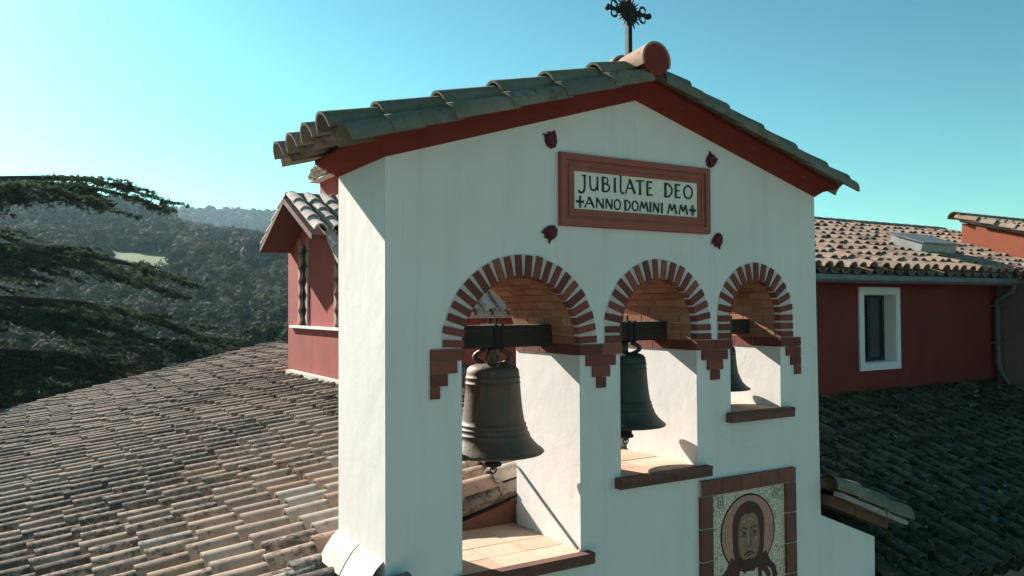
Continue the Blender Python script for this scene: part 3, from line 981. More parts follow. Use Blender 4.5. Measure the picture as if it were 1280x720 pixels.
LET = {
 'A': [([(0, 0), (.48, 1)], .8), ([(.48, 1), (1, 0)], 1.5), ([(.22, .38), (.78, .38)], .7), ([(.3, 1), (.52, 1)], .7), ([(-.06, 0), (.1, 0)], .8)],
 'B': [([(.12, 0), (.12, 1)], 1.5), ([(.05, 1), (.55, .97), (.72, .78), (.55, .58), (.12, .53)], .9), ([(.4, .55), (.85, .42), (.85, .15), (.55, 0), (.03, .0)], 1.1)],
 'D': [([(.12, 0), (.12, 1)], 1.5), ([(0, 1), (.5, .96), (.88, .68), (.88, .32), (.5, .03), (0, 0)], 1.1)],
 'E': [([(.2, 0), (.2, 1)], 1.4), ([(.1, 1), (.85, .98)], .9), ([(.2, .52), (.72, .54)], .9), ([(.1, 0), (.85, .03)], .9)],
 'I': [([(.5, 0), (.5, 1)], 1.4), ([(.1, 1), (.9, 1)], .5), ([(.1, 0), (.9, 0)], .5)],
 'l': [([(.25, 1.22), (.45, 1.18), (.45, .08), (.95, -.02)], 1.2)],
 'J': [([(.75, 1), (.75, .1), (.5, -.2), (.12, -.22), (.02, -.08)], 1.4), ([(.4, 1), (.95, 1)], .7)],
 'M': [([(0, 0), (.22, 1)], .8), ([(.22, 1), (.5, .3)], 1.4), ([(.5, .3), (.78, 1)], .8), ([(.78, 1), (1, 0)], 1.4), ([(-.08, .02), (.08, 0)], .7)],
 'N': [([(.08, 0), (.08, 1)], .9), ([(.08, 1), (.9, 0)], 1.4), ([(.9, 0), (.9, 1)], .9)],
 'O': [([(.5, 1), (.86, .8), (.95, .45), (.8, .12), (.5, 0), (.18, .14), (.05, .5), (.18, .84), (.5, 1)], 1.1)],
 'T': [([(.5, 0), (.5, 1)], 1.4), ([(0, .96), (.5, 1.0), (1, 1.03)], .9), ([(.3, 0), (.7, 0)], .6)],
 'U': [([(.08, 1), (.1, .3), (.3, .02), (.62, .04), (.86, .3)], 1.2), ([(.88, 1), (.88, 0)], 1.2)],
 '+': [([(.5, 0), (.5, 1)], 1.5), ([(0, .5), (1, .5)], 1.5), ([(.34, 1), (.66, 1)], 1), ([(.34, 0), (.66, 0)], 1), ([(0, .36), (0, .64)], 1), ([(1, .36), (1, .64)], 1)],
}
def letters(mb, seq, z, h, sw, y):
    for ch, fx0, fx1 in seq:
        xa = 1.658+1.38*fx0; xb = 1.658+1.38*fx1
        for pts, wt in LET[ch]:
            P = [Vector((xa+(xb-xa)*p[0], z+h*p[1])) for p in pts]
            # smooth the polyline
            if len(P) > 3:
                Q = [P[0]]
                for i in range(len(P)-1):
                    p0 = P[max(i-1, 0)]; p1 = P[i]; p2 = P[i+1]; p3 = P[min(i+2, len(P)-1)]
                    for s in (1/3, 2/3, 1):
                        Q.append(.5*((2*p1)+(-p0+p2)*s+(2*p0-5*p1+4*p2-p3)*s*s+(-p0+3*p1-3*p2+p3)*s**3))
                P = Q
            w = sw*wt/2
            L_, R_ = [], []
            for i, p in enumerate(P):
                d = (P[min(i+1, len(P)-1)]-P[max(i-1, 0)])
                d = d.normalized() if d.length > 1e-9 else Vector((1, 0))
                nn = Vector((-d.y, d.x))
                ww = w*(1.15 if i in (0, len(P)-1) else 1)
                L_.append(p+nn*ww); R_.append(p-nn*ww)
            n = len(P)
            V = [(q.x, y, q.y) for q in L_]+[(q.x, y, q.y) for q in R_]+[(q.x, y+.004, q.y) for q in L_]+[(q.x, y+.004, q.y) for q in R_]
            Fq = []
            for i in range(n-1):
                Fq += [(i, n+i, n+i+1, i+1), (i, i+1, 2*n+i+1, 2*n+i), (n+i, 3*n+i, 3*n+i+1, n+i+1)]
            mb.add(V, Fq)
            y -= .00015
mb = MB()
f = lambda a: a+.045*a*(1-a)*0   # placement fractions along the panel
letters(mb, [('J', .035, .095), ('U', .115, .185), ('B', .21, .275), ('I', .297, .325), ('l', .335, .385), ('A', .395, .47), ('T', .478, .545), ('E', .56, .622), ('D', .715, .785), ('E', .80, .86), ('O', .88, .96)], .985, .118, .0135, -.0235)
letters(mb, [('+', .022, .068), ('A', .08, .15), ('N', .165, .225), ('N', .238, .292), ('O', .302, .355), ('D', .385, .435), ('O', .445, .497), ('M', .508, .575), ('I', .587, .605), ('N', .618, .668), ('I', .682, .70), ('M', .742, .815), ('M', .838, .91), ('+', .935, .98)], .838, .085, .0115, -.0235)
mb.build('lettering', m_ink, pnl)

# ---- mosaic icon
icon = thing('mosaic_icon', 'mosaic of a bearded long-haired face with pink halo in a brown brick frame', 'mosaic', (3.68, 0, -2.3))
mb = MB()
IX0, IX1, IZ0, IZ1 = 3.035, 4.305, -3.05, -1.582
fw = .142
def frame_bricks(mb):
    for (xa, xb, za, zb, hor) in ((IX0, IX1, IZ1-fw, IZ1, 1), (IX0, IX1, IZ0, IZ0+fw, 1), (IX0, IX0+fw, IZ0+fw, IZ1-fw, 0), (IX1-fw, IX1, IZ0+fw, IZ1-fw, 0)):
        n = 5 if hor else 4
        for k in range(n):
            mb.rr()
            if hor: mb.box(xa+(xb-xa)*k/n+.005, xa+(xb-xa)*(k+1)/n-.005, -.046, -.002, za+.002, zb-.002)
            else: mb.box(xa+.002, xb-.002, -.046, -.002, za+(zb-za)*k/n+.006, za+(zb-za)*(k+1)/n-.006)
frame_bricks(mb)
m_framebrick = mat_brick('brown_frame_brick', [(0, (0.17, 0.07, 0.048)), (1, (0.24, 0.095, 0.065))], (0.10, 0.05, 0.04))
ifr = mb.build('frame', m_framebrick, icon)
mb = MB(); mb.box(IX0+.004, IX1-.004, -.034, -.001, IZ1-fw+.004, IZ1-.004); mb.box(IX0+.004, IX1-.004, -.034, -.001, IZ0+.004, IZ0+fw-.004)
mb.box(IX0+.004, IX0+fw-.004, -.034, -.001, IZ0+fw, IZ1-fw); mb.box(IX1-fw+.004, IX1-.004, -.034, -.001, IZ0+fw, IZ1-fw)
mb.build('mortar', m_mortar, ifr)
def mat_mosaic(name, a_, b_, grout, scale=55):
    t = NT(name)
    v = t.n('ShaderNodeTexVoronoi', feature='DISTANCE_TO_EDGE'); v.inputs['Scale'].default_value = scale; v.inputs['Randomness'].default_value = .55
    t.l(t.pos(), v.inputs['Vector'])
    v2 = t.n('ShaderNodeTexVoronoi'); v2.inputs['Scale'].default_value = scale; v2.inputs['Randomness'].default_value = .55
    t.l(t.pos(), v2.inputs['Vector'])
    sp = t.n('ShaderNodeSeparateColor'); t.l(v2.outputs['Color'], sp.inputs[0])
    c = t.ramp(sp.outputs[0], [(0, a_), (1, b_)])
    c = t.mix(t.ramp(v.outputs['Distance'], [(.03, W), (.09, K)]), c, grout)
    return t.out(c, .5, spec=.4)
m_mo_bg = mat_mosaic('cream_tesserae', (0.66, 0.53, 0.38), (0.78, 0.64, 0.47), (0.30, 0.24, 0.19), 34)
m_mo_halo = mat_mosaic('pink_tesserae', (0.50, 0.20, 0.16), (0.62, 0.28, 0.22), (0.34, 0.16, 0.13))
m_mo_hair = mat_mosaic('brown_tesserae', (0.075, 0.022, 0.018), (0.12, 0.035, 0.027), (0.05, 0.02, 0.016))
m_mo_skin = mat_mosaic('skin_tesserae', (0.28, 0.135, 0.09), (0.38, 0.20, 0.135), (0.20, 0.10, 0.07), 80)
m_mo_light = mat_mosaic('pale_skin_tesserae', (0.36, 0.23, 0.16), (0.44, 0.29, 0.20), (0.3, 0.2, 0.15), 80)
m_mo_black = mat_simple('black_tesserae', (0.02, 0.017, 0.017), (0.035, 0.025, 0.025), .5)
m_mo_blue = mat_mosaic('slate_tesserae', (0.12, 0.13, 0.16), (0.20, 0.20, 0.24), (0.3, 0.25, 0.24), 90)
mb = MB(); mb.box(IX0+fw-.002, IX1-fw+.002, -.012, -.001, IZ0+fw-.002, IZ1-fw+.002); bgp = mb.build('ground_panel', m_mo_bg, icon)
HX, HZ, HR = 3.660, -2.135, .365
def shape(name, parts, mat, parent=None, k=1.0):
    mb = MB()
    if name in ('face', 'beard', 'features', 'highlight'): k = .97
    for pts, y in parts: mb.prism([(HX+a_*k, HZ-.012*(k < 1)+b_*k) for a_, b_ in pts], 'y', -y, -.008)
    return mb.build(name, mat, parent or icon)
def ell(cx, cz, rx, rz, n=36, a0=0, a1=2*math.pi): return [(cx+rx*math.cos(a0+(a1-a0)*i/n), cz+rz*math.sin(a0+(a1-a0)*i/n)) for i in range(n)]
halo = shape('halo', [(ell(0, 0, HR, HR, 60), .0150)], m_mo_black)
shape('halo_field', [(ell(0, 0, HR-.016, HR-.016, 60), .0165)], m_mo_halo, halo)
inner = []
for ang in (90, 0, 180):
    a_ = R(ang); cx, cz = .32*math.cos(a_), .32*math.sin(a_)
    w_, h_ = (.06, .042) if ang == 90 else (.042, .075)
    for dx, dz, ww, hh in ((-.55, 0, .18, .9), (.5, 0, .18, .9), (0, .5, .8, .16), (0, -.45, .7, .16), (0, 0, .25, .25)):
        inner.append(([(cx+dx*w_-ww*w_/2, cz+dz*h_-hh*h_/2*1.2), (cx+dx*w_+ww*w_/2, cz+dz*h_-hh*h_/2*1.2), (cx+dx*w_+ww*w_/2, cz+dz*h_+hh*h_/2*1.2), (cx+dx*w_-ww*w_/2, cz+dz*h_+hh*h_/2*1.2)], .0172+.0002*dx+.0001*dz))
for q in range(3): shape('halo_letter', inner[q*5:q*5+5], m_mo_blue, halo)
mono = []
for cx in (-.36, .38):
    for k, (dx, dz, ww, hh) in enumerate(((-.03, 0, .011, .085), (.03, 0, .011, .085), (0, .0, .011, .07), (0, .05, .06, .009), (0, -.048, .05, .009))):
        mono.append(([(cx+dx-ww/2, .335+dz-hh/2), (cx+dx+ww/2, .315+dz-hh/2), (cx+dx+ww/2, .315+dz+hh/2), (cx+dx-ww/2, .315+dz+hh/2)], .0155+.0002*k))
for q in range(2): shape('monogram', mono[q*5:q*5+5], m_mo_blue, bgp)
def lock(pts, w0, w1):
    L_, R_ = [], []
    P = [Vector(p) for p in pts]
    for i, p in enumerate(P):
        d = (P[min(i+1, len(P)-1)]-P[max(i-1, 0)]).normalized(); nn = Vector((-d.y, d.x)); w = w0+(w1-w0)*i/(len(P)-1)
        L_.append(tuple(p+nn*w)); R_.append(tuple(p-nn*w))
    return L_+R_[::-1]
hair = [(ell(0, .06, .215, .235, 40), .0185), ([(-.215, .06), (-.205, -.16), (-.15, -.33), (.15, -.33), (.205, -.16), (.215, .06)], .0181)]
for s in (-1, 1):
    hair += [(lock([(s*.17, -.26), (s*.21, -.36), (s*.27, -.44), (s*.25, -.52)], .040, .018), .0190), (lock([(s*.20, -.22), (s*.27, -.33), (s*.33, -.37), (s*.36, -.45)], .034, .026), .0194),
             (ell(s*.355, -.455, .033, .036, 14), .0197), (ell(s*.245, -.525, .030, .034, 14), .0199), (lock([(s*.15, -.30), (s*.15, -.42), (s*.18, -.55)], .030, .012), .0187)]
ho = shape('hair', hair, m_mo_hair)
face = [(-.13, .12), (-.10, .175), (-.05, .20), (0, .19), (.05, .20), (.10, .175), (.13, .12), (.145, .02), (.15, -.04), (.14, -.13), (.115, -.22), (.08, -.28), (-.08, -.28), (-.115, -.22), (-.14, -.13), (-.15, -.04), (-.145, .02)]
fo = shape('face', [(face, .0210)], m_mo_skin)
shape('beard', [([(-.115, -.19), (-.09, -.235), (-.04, -.245), (0, -.235), (.04, -.245), (.09, -.235), (.115, -.19), (.11, -.28), (.065, -.375), (.02, -.345), (0, -.36), (-.02, -.345), (-.065, -.375), (-.11, -.28)], .0220)], m_mo_hair, fo)
dk = []
for s in (-1, 1):
    dk += [(lock([(s*.025, .045), (s*.07, .072), (s*.125, .045)], .007, .004), .0225), (ell(s*.072, .012, .026, .017, 16), .0226), (lock([(s*.03, -.012), (s*.07, -.024), (s*.11, -.008)], .0035, .003), .0224),
           (lock([(s*.003, -.172), (s*.04, -.182), (s*.075, -.205)], .010, .004), .0232)]
dk += [(lock([(.014, .04), (.016, -.05), (.026, -.115), (.0, -.132), (-.024, -.115)], .0045, .0035), .0229), (lock([(-.03, -.208), (0, -.203), (.03, -.208)], .007, .005), .0234)]
shape('features', dk, m_mo_black, fo)
for hl in [(lock([(-.004, .05), (-.004, -.10)], .008, .010), .0221), (lock([(-.08, .12), (0, .15), (.08, .12)], .010, .008), .0222), (lock([(-.10, -.04), (-.075, -.09)], .012, .006), .02215), (lock([(.10, -.04), (.075, -.09)], .012, .006), .02218), (ell(-.086, .012, .008, .009, 10), .0230), (ell(.056, .012, .008, .009, 10), .02305)]: shape('highlight', [hl], m_mo_light, fo)

# ---- iron cross on the ridge
cr = thing('iron_cross', 'black wrought-iron cross with rayed centre standing on the belfry ridge', 'cross', (2.33, .07, 2.2))
CX, CY, CZ = 2.33, .07, 2.615
mb = MB()
mb.box(CX-.022, CX+.022, CY-.022, CY+.022, 2.15, CZ)
mb.build('post', m_iron, cr)
hd = MB()
for dx, dz in ((1, 0), (-1, 0), (0, 1)):
    L = .21 if dx else .30
    hd.box(CX+min(0, dx*L)-(0 if dx else .014), CX+max(0, dx*L)+(0 if dx else .014), CY-.012, CY+.012, CZ+min(0, dz*L)-(0 if dz else .014), CZ+max(0, dz*L)+(0 if dz else .014))
    tip = Vector((CX+dx*(L+.02), CY, CZ+dz*(L+.02)))
    hd.disc((tip.x, tip.z), .026, CY-.014, CY+.014, 12)
    for s in (-1, 1):
        pts = []
        for i in range(15):
            a_ = i/14*math.pi*2*.95
            q = .034
            b0 = Vector((CX+dx*(L-.05), CY, CZ+dz*(L-.05)))
            n_ = Vector((dz, 0, dx))*s
            pts.append(b0+n_*(q+.004)+Vector((math.cos(a_), 0, math.sin(a_)))*q)
        hd.tube(pts, .0085, 5)
        p0 = Vector((CX+dx*(L-.10), CY, CZ+dz*(L-.10))); n_ = Vector((dz, 0, dx))*s
        hd.tube([p0, p0+n_*.05+Vector((dx, 0, dz))*.02, p0+n_*.062+Vector((dx, 0, dz))*.05], .0075, 5)
hd.build('arms', m_iron, cr)
ry = MB()
n = 28
pts = []
for i in range(n*2):
    a_ = math.pi*i/n
    q = (.155 if (i//2) % 2 else .125) if i % 2 == 0 else .085
    pts.append((CX+q*math.cos(a_), CZ+q*math.sin(a_)))
Vc = [(CX, CY-.01, CZ), (CX, CY+.01, CZ)]+[(p[0], CY-.007, p[1]) for p in pts]+[(p[0], CY+.007, p[1]) for p in pts]
m_ = len(pts)
Fq = []
for i in range(m_):
    j = (i+1) % m_
    Fq += [(0, 2+i, 2+j), (1, 2+m_+j, 2+m_+i), (2+i, 2+m_+i, 2+m_+j, 2+j)]
ry.add(Vc, Fq)
ry.build('rays', m_iron, cr)

# ---- bells
def bell(cx, yc, ztop, H, Rl, hw, mat, label, beam_z, beam_h):
    b = thing('bell', label, 'bell', (cx, yc, beam_z), 'bronze bells hung in the arches')
    w = MB()
    w.box(cx-hw+.013, cx+hw-.013, yc-.10, yc+.12, beam_z-beam_h, beam_z)
    w.build('headstock', m_wood, b)
    # iron fittings
    i_ = MB()
    i_.box(cx-.045, cx-.018, yc-.112, yc+.132, beam_z-beam_h-.012, beam_z+.012)
    i_.box(cx+.018, cx+.045, yc-.112, yc+.132, beam_z-beam_h-.012, beam_z+.012)
    for s in (-1, 1):
        i_.tube([(cx+s*.032, yc, beam_z+.01), (cx+s*.032, yc, beam_z+.06)], .011, 6)
    i_.build('strap', m_iron, b)
    # body profile (r/Rl, z/H from top)
    pr = [(0, .02), (.22, .015), (.36, 0), (.455, -.02), (.505, -.055), (.52, -.10), (.525, -.135), (.538, -.14), (.538, -.152), (.528, -.157), (.532, -.20), (.545, -.205), (.545, -.214), (.535, -.219),
          (.548, -.32), (.562, -.42), (.582, -.52), (.61, -.62), (.632, -.665), (.648, -.67), (.652, -.682), (.643, -.69), (.662, -.715), (.675, -.72), (.678, -.732), (.668, -.74), (.70, -.775), (.715, -.78), (.718, -.79), (.712, -.797),
          (.76, -.845), (.83, -.895), (.90, -.935), (.965, -.962), (.995, -.978), (1.0, -.99), (.985, -1.0), (.93, -.99), (.80, -.93), (.66, -.80), (.56, -.6), (.50, -.35), (.46, -.12), (.3, -.06), (0, -.06)]
    m = MB()
    m.lathe([(r*Rl, z*H) for r, z in pr], (cx, yc, ztop), 56)
    body = m.build('bell_body', mat, b)
    # crown loops
    c = MB()
    zt = beam_z-beam_h
    hh = zt-ztop
    c.tube([(cx, yc, ztop-.01), (cx, yc, zt)], Rl*.085, 8)
    for k in range(4):
        an = math.pi/4+k*math.pi/2
        pts = []
        for i in range(9):
            t_ = i/8
            q = Rl*(.10+.27*math.sin(math.pi*t_*.86+.25))
            pts.append((cx+math.cos(an)*q, yc+math.sin(an)*q, ztop-.006+hh*(.04+.86*t_)))
        c.tube(pts, Rl*.052, 6)
    c.build('crown', mat, b)
    k_ = MB()
    zl = ztop-H
    k_.tube([(cx, yc, ztop-H*.2), (cx, yc, zl-.02)], [.022, .034], 8)
    k_.lathe([(0, .07), (.045, .04), (.06, 0), (.058, -.05), (.075, -.065), (.07, -.085), (.02, -.10), (.014, -.12), (0, -.12)], (cx, yc, zl-.03), 16)
    k_.tube([(cx+.03*math.cos(a_), yc, zl-.15+.03*math.sin(a_)) for a_ in np.linspace(0, 2*math.pi, 13)], .007, 5)
    k_.build('clapper', m_iron, b)
bell(1.165, .48, -.475, .735, .43, .55, m_bronze, 'largest brown bronze bell with clapper ring showing in the left arch', -.145, .185)
bell(2.59, .48, -.43, .665, .372, .445, m_bronze_green, 'middle-sized dark green bronze bell in the middle arch', -.135, .175)
bell(3.81, .48, -.39, .44, .305, .345, m_bronze_green, 'smallest dark bell half hidden in the right arch', -.125, .15)
# grey tube standing in for a thin shadow line on the first right jamb
mb = MB(); mb.tube([(1.706, .985, -1.47), (1.704, .5, -1.74), (1.706, .03, -1.995)], .0085, 6)
tag(mb.build('shadow_line', m_zinc), 'thin grey line modelled as a shadow running diagonally down the white jamb beside the largest bell', 'shadow_line')

# ================================================================== CHURCH NAVE
nave = thing('church_nave', 'long low nave under a weathered barrel-tile roof behind the bell gable', 'church', (-2, 10, -9))
SLP = .23
NY = 19.45
ROOFZ = lambda x: -2.16+SLP*x
an = math.atan(SLP)
XL, XR = -9.0, 4.15
w = MB()
w.prism([(XL+.5, -9), (-.004, -9), (-.004, ROOFZ(0)-.10), (XL+.5, ROOFZ(XL+.5)-.10)], 'y', .03, NY-.2)
w.prism([(-.004, -9), (4.66, -9), (4.66, -1.25), (XR, ROOFZ(XR)-.10), (-.004, ROOFZ(0)-.10)], 'y', T+.055, NY-.2)
w.build('wall', m_white, nave)
U = Vector((math.cos(an), 0, math.sin(an))); N = Vector((-math.sin(an), 0, math.cos(an)))
rf = MB()
ncou = int((XR-XL)/math.cos(an)/.44)+1
keep = lambda p: not (p.y < 1.12 and p.x > -.02) and p.x < XR+.05 and not (p.x > 2.6 and 7.8 < p.y < 11.9 and p.x < 4)
def colf(p, rv):
    near = max(0, 1-math.hypot(p.x-.3, (p.y-1.5)*.8)/4.0)
    rf.slot = 1 if random.random() < near*1.1-.5 or (p.y < 3.2 and p.x > -.1) else 0
    c = rv[0]
    c = c*c*.9 if random.random() > near else .35+.6*rv[0]
    return (min(1, c+.12*near), max(0, rv[1]-.5*near), rv[2])
tile_field(rf, (XL, .02, ROOFZ(XL)-.03), U, (0, 1, 0), N, 58, ncou, .337, .44, r=.138, keep=keep, colf=colf, jit=1.35)
# deck below the tiles
rf.rv = (.1, .9, .5); rf.slot = 0
rf.add([(XL, -.1, ROOFZ(XL)-.05), (-.002, -.1, ROOFZ(0)-.05), (-.002, NY, ROOFZ(0)-.05), (XL, NY, ROOFZ(XL)-.05)], [(0, 1, 2, 3)])
rf.add([(-.002, T+.06, ROOFZ(0)-.05), (XR, T+.06, ROOFZ(XR)-.05), (XR, NY, ROOFZ(XR)-.05), (-.002, NY, ROOFZ(0)-.05)], [(0, 1, 2, 3)])
# short slope beyond the ridge
U2 = Vector((-math.cos(.5), 0, math.sin(.5))); N2 = Vector((math.sin(.5), 0, math.cos(.5)))
tile_field(rf, (4.72, .02+1.1, ROOFZ(XR)-.31), U2, (0, 1, 0), N2, 59, 1, .31, .62, first=1)
roof = rf.build('roof', m_tile, nave, mats=[m_tile, m_tile_near])
rd = MB()
y = 1.1
while y < NY:
    rd.rr(); tile(rd, (XR+.02, y, ROOFZ(XR)+.02), Vector((0, 1, 0)), Vector((-1, 0, 0)), Vector((0, 0, 1)), .50, .17, .15, th=.02, seg=8, a=0)
    y += .44
rd.build('ridge_tiles', m_tile, roof)
# far verge row
vg = MB()
k = 0
while XL+k*.44 < XR:
    x = XL+k*.44; vg.rr()
    tile(vg, (x, NY+.07+random.uniform(-.02, .02), ROOFZ(x)+.05), U, Vector((0, 1, 0)), N, .53, .15, .12, seg=8, lift=.03)
    k += 1
vg.build('verge_tiles', m_tile, roof)
# pale flashing tiles against the side of the belfry
m_flash = mat_simple('cream_flashing', (0.62, 0.56, 0.46), (0.50, 0.42, 0.33), .9, 5, .006)
fb = MB()
for k in range(2):
    y0, y1 = k*.5+.03, k*.5+.515
    V = []
    for (x, z) in ((.01, -1.80), (-.05, -1.85), (-.11, -1.93), (-.15, -2.00)):
        V += [(x, y0, z), (x, y1, z-.004)]
    V2 = [(p[0]-.012, p[1], p[2]-.022) for p in V]
    fb.add(V, [(2*i, 2*i+1, 2*i+3, 2*i+2) for i in range(3)], True)
    fb.add(V+V2, [(6, 7, 15, 14), (0, 2, 10, 8), (2, 4, 12, 10), (4, 6, 14, 12), (1, 9, 11, 3), (3, 11, 13, 5), (5, 13, 15, 7)])
fb.build('flashing', m_flash, nave)
# a few pale cut tiles below the flashing
ct = MB()
for k in range(4):
    ct.rr(); y = .04+k*.3
    tile(ct, (-.78+random.uniform(-.04, .04), y, ROOFZ(-.78)+.075), U, Vector((0, 1, 0)), N, .56, .125, .11, seg=10, lift=.03)
ct.build('cut_tiles', m_tile_near, nave)
# broken tiles and terracotta filling behind opening one
bt = MB()
fl_ = MB(); fl_.prism([(.60, -2.05), (1.74, -2.05), (1.74, ROOFZ(1.74)-.04), (.60, ROOFZ(.6)-.04)], 'y', T+.052, T+.062); fl_.prism([(2.1, -1.5), (3.1, -1.5), (3.1, ROOFZ(3.1)-.04), (2.1, ROOFZ(2.1)-.04)], 'y', T+.052, T+.062); fl_.build('terracotta_filling', m_framebrick, nave)
for k, (x, y) in enumerate([(.25, 1.30), (.78, 1.22), (1.32, 1.26), (.5, 1.6), (1.05, 1.62), (1.6, 1.55)]):
    pass

# ================================================================== ROOF TURRET
tur = thing('roof_turret', 'pink plastered roof turret with gabled tile hood and dark scalloped slots', 'turret', (4.4, 10.3, -1.5))
TX = 2.78
m_scal = mat_simple('beige_tile_edge', (0.42, 0.27, 0.20), (0.32, 0.20, 0.15), .9, 5, .004)
def part(mbf, name, mat, parent):
    m = MB(); mbf(m); return m.build(name, mat, parent)
wl = MB()
# body with slot recesses on the left side: slabs between the slots
ybands = [(7.45, 8.60), (9.30, 11.02), (11.66, 12.55)]
for ya, yb in ybands:
    wl.box(TX, TX+.35, ya, yb, -1.9, 1.75)
for ya, yb in ((8.60, 9.30), (11.02, 11.66)):
    wl.box(TX, TX+.35, ya, yb, -1.9, -.36)
    wl.box(TX, TX+.35, ya, yb, 1.52, 1.75)
wl.box(TX+.35, 6.1, 7.45, 12.55, -2.1, 1.75)
wl.box(3.25, 5.6, 9.3, 11.75, 1.2, 2.82)
# gable wedge
wl.prism([(8.95, 1.35), (12.15, 1.35), (10.55, 2.12)], 'x', TX+.003, 5.0)
tw = wl.build('wall', m_pink, tur)
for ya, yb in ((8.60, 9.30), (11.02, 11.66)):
    sl_ = MB(); sl_.box(TX+.03, TX+.345, ya+.003, yb-.003, -.355, 1.515); sl_.build('slot', m_dark, tur)  # dark panel near the surface stands in for the shade inside each slot
for ye, sg in ((9.30, -1), (8.60, 1), (11.02, 1), (11.66, -1)):
    sc = MB()
    for k in range(6):
        z = -.34+k*.31
        n = 8
        pts = [(ye-sg*.012, z)]+[(ye+sg*(.0+.13*math.sin(math.pi*i/n)), z+.305*i/n) for i in range(n+1)]+[(ye-sg*.012, z+.305)]
        sc.rr(); sc.prism(pts, 'x', TX-.035, TX+.029)
    sc.build('scalloped_edge', m_scal, tur)
# low projecting box with a ledge
lb = MB()
lb.box(TX-.06, TX-.001, 7.45, 11.98, -2.0, -.405); lb.build('apron_wall', m_pink, tur)
lb = MB(); lb.box(TX-.13, TX+.02, 7.42, 12.02, -.402, -.352); lb.build('ledge', m_frame_white, tur)
lb = MB()
lb.box(TX-.20, TX-.062, 8.2, 12.02, ROOFZ(TX)-.05, ROOFZ(TX)+.21); lb.build('flashing', m_flash, tur)
# hood roof, ridge along x
gs = math.atan2(.86, 1.85)
hd = MB()
for sg in (-1, 1):
    ye = 10.55+sg*1.9
    Ug = Vector((0, -sg*math.cos(gs), math.sin(gs))); Ng = Vector((0, sg*math.sin(gs), math.cos(gs)))
    tile_field(hd, (2.27, ye, 1.34), Ug, (1, 0, 0), Ng, 9, 4, .33, .50, jit=.5, first=1, over=.08)
    hd.rv = (.4, .4, .4)
hood = hd.build('hood', m_tile_cream, tur)
so_ = MB()
for sg in (-1, 1):
    Ug = Vector((0, -sg*math.cos(gs), math.sin(gs))); Ng = Vector((0, sg*math.sin(gs), math.cos(gs)))
    so_.obox(Vector((3.62, 10.55+sg*.95, 1.78))-Ng*.055, (1, 0, 0), Ug, Ng, 1.50, 1.04, .05)
so_.build('soffit', m_wood_red if False else mat_simple('red_brown_boards', (0.11, 0.035, 0.025), (0.07, 0.025, 0.02), .85), hood)
rg_ = MB()
for k in range(6):
    rg_.rr(); tile(rg_, (2.18+k*.45, 10.55, 2.20), Vector((1, 0, 0)), Vector((0, 1, 0)), Vector((0, 0, 1)), .50, .15, .13, seg=8, a=0)
rg_.build('ridge_tiles', m_tile_grey, hood)
# front apron roof sloping to the camera
as_ = math.atan2(1.36, 1.75)
ap = MB()
Ug = Vector((0, math.cos(as_), math.sin(as_))); Ng = Vector((0, -math.sin(as_), math.cos(as_)))
tile_field(ap, (2.50, 6.95, -.14), Ug, (1, 0, 0), Ng, 12, 5, .33, .46, jit=.5, first=1)
ap.rv = (.4, .4, .4)
ap.obox(Vector((4.35, 7.85, .56))-Ng*.05, (1, 0, 0), Ug, Ng, 1.85, 1.10, .03)
ap.build('apron_roof', m_tile_cream, tur)
# pyramid cap
py_ = MB()
for dx, dy in ((-1, 0), (0, -1), (1, 0), (0, 1)):
    hx = 1.36; pz = 2.84
    s2 = math.atan(.42)
    cxp, cyp = 4.42, 10.52
    Ug = Vector((-dx*math.cos(s2), -dy*math.cos(s2), math.sin(s2))); Ng = Vector((dx*math.sin(s2), dy*math.sin(s2), math.cos(s2)))
    Vg = Vector((-dy, dx, 0))
    o0 = Vector((cxp+dx*hx, cyp+dy*hx, pz))-Vg*hx
    kp = lambda p, o0=o0, Ug=Ug, Vg=Vg, c0=Vector((cxp+dx*hx, cyp+dy*hx, pz)), s2=s2: abs((p-c0).dot(Vg)) < hx-.1-(p-c0).dot(Ug)*math.cos(s2)
    tile_field(py_, o0, Ug, Vg, Ng, 10, 4, .31, .44, keep=kp, jit=.5, first=1)
py_.rv = (.4, .4, .4)
cxp, cyp, hx = 4.42, 10.52, 1.38
py_.add([(cxp-hx, cyp-hx, 2.77), (cxp+hx, cyp-hx, 2.77), (cxp+hx, cyp+hx, 2.77), (cxp-hx, cyp+hx, 2.77), (cxp, cyp, 3.34)], [(0, 1, 4), (1, 2, 4), (2, 3, 4), (3, 0, 4), (3, 2, 1, 0)])
py_.build('cap_roof', m_tile_cream, tur)

# ================================================================== RED HOUSE (right)
hs = thing('red_house', 'dark red house with one white-framed window and pale pink barrel-tile roof', 'house', (12, 6, -9))
GZ = .545
MR = .34
HX0, HX1, HY = 7.3, 19.0, 3.5
wb = MB()
WX0, WX1, WZ0, WZ1 = 10.41, 11.33, -1.01, .21
wb.holed([(HX0, -9), (HX1+1, -9), (HX1+1, .56), (HX0, .56)], [[(WX0, WZ0), (WX1, WZ0), (WX1, WZ1), (WX0, WZ1)]], HY, HY+.4)
wb.prism([(HY+.4, -9), (11.0, -9), (11.0, .5), (7.2, 1.80), (HY+.4, .58)], 'x', HX0, HX0+.3)
wb.box(HX0+.3, HX1+1, 10.7, 11.0, -9, .5)
wb.prism([(HY+.4, -9), (10.7, -9), (10.7, .5), (7.2, 1.80), (HY+.4, .58)], 'x', HX1+.7, HX1+1)
wb.build('wall', m_red, hs)
wn_ = MB()
frame_ring(wn_, 10.28, 11.46, -1.14, .34, .13, HY-.03, HY-.001)
win = wn_.build('window', m_frame_white, hs)
rv_ = MB()
t_ = .012
rv_.box(WX0+.001, WX0+t_, HY, HY+.30, WZ0, WZ1); rv_.box(WX1-t_, WX1-.001, HY, HY+.30, WZ0, WZ1)
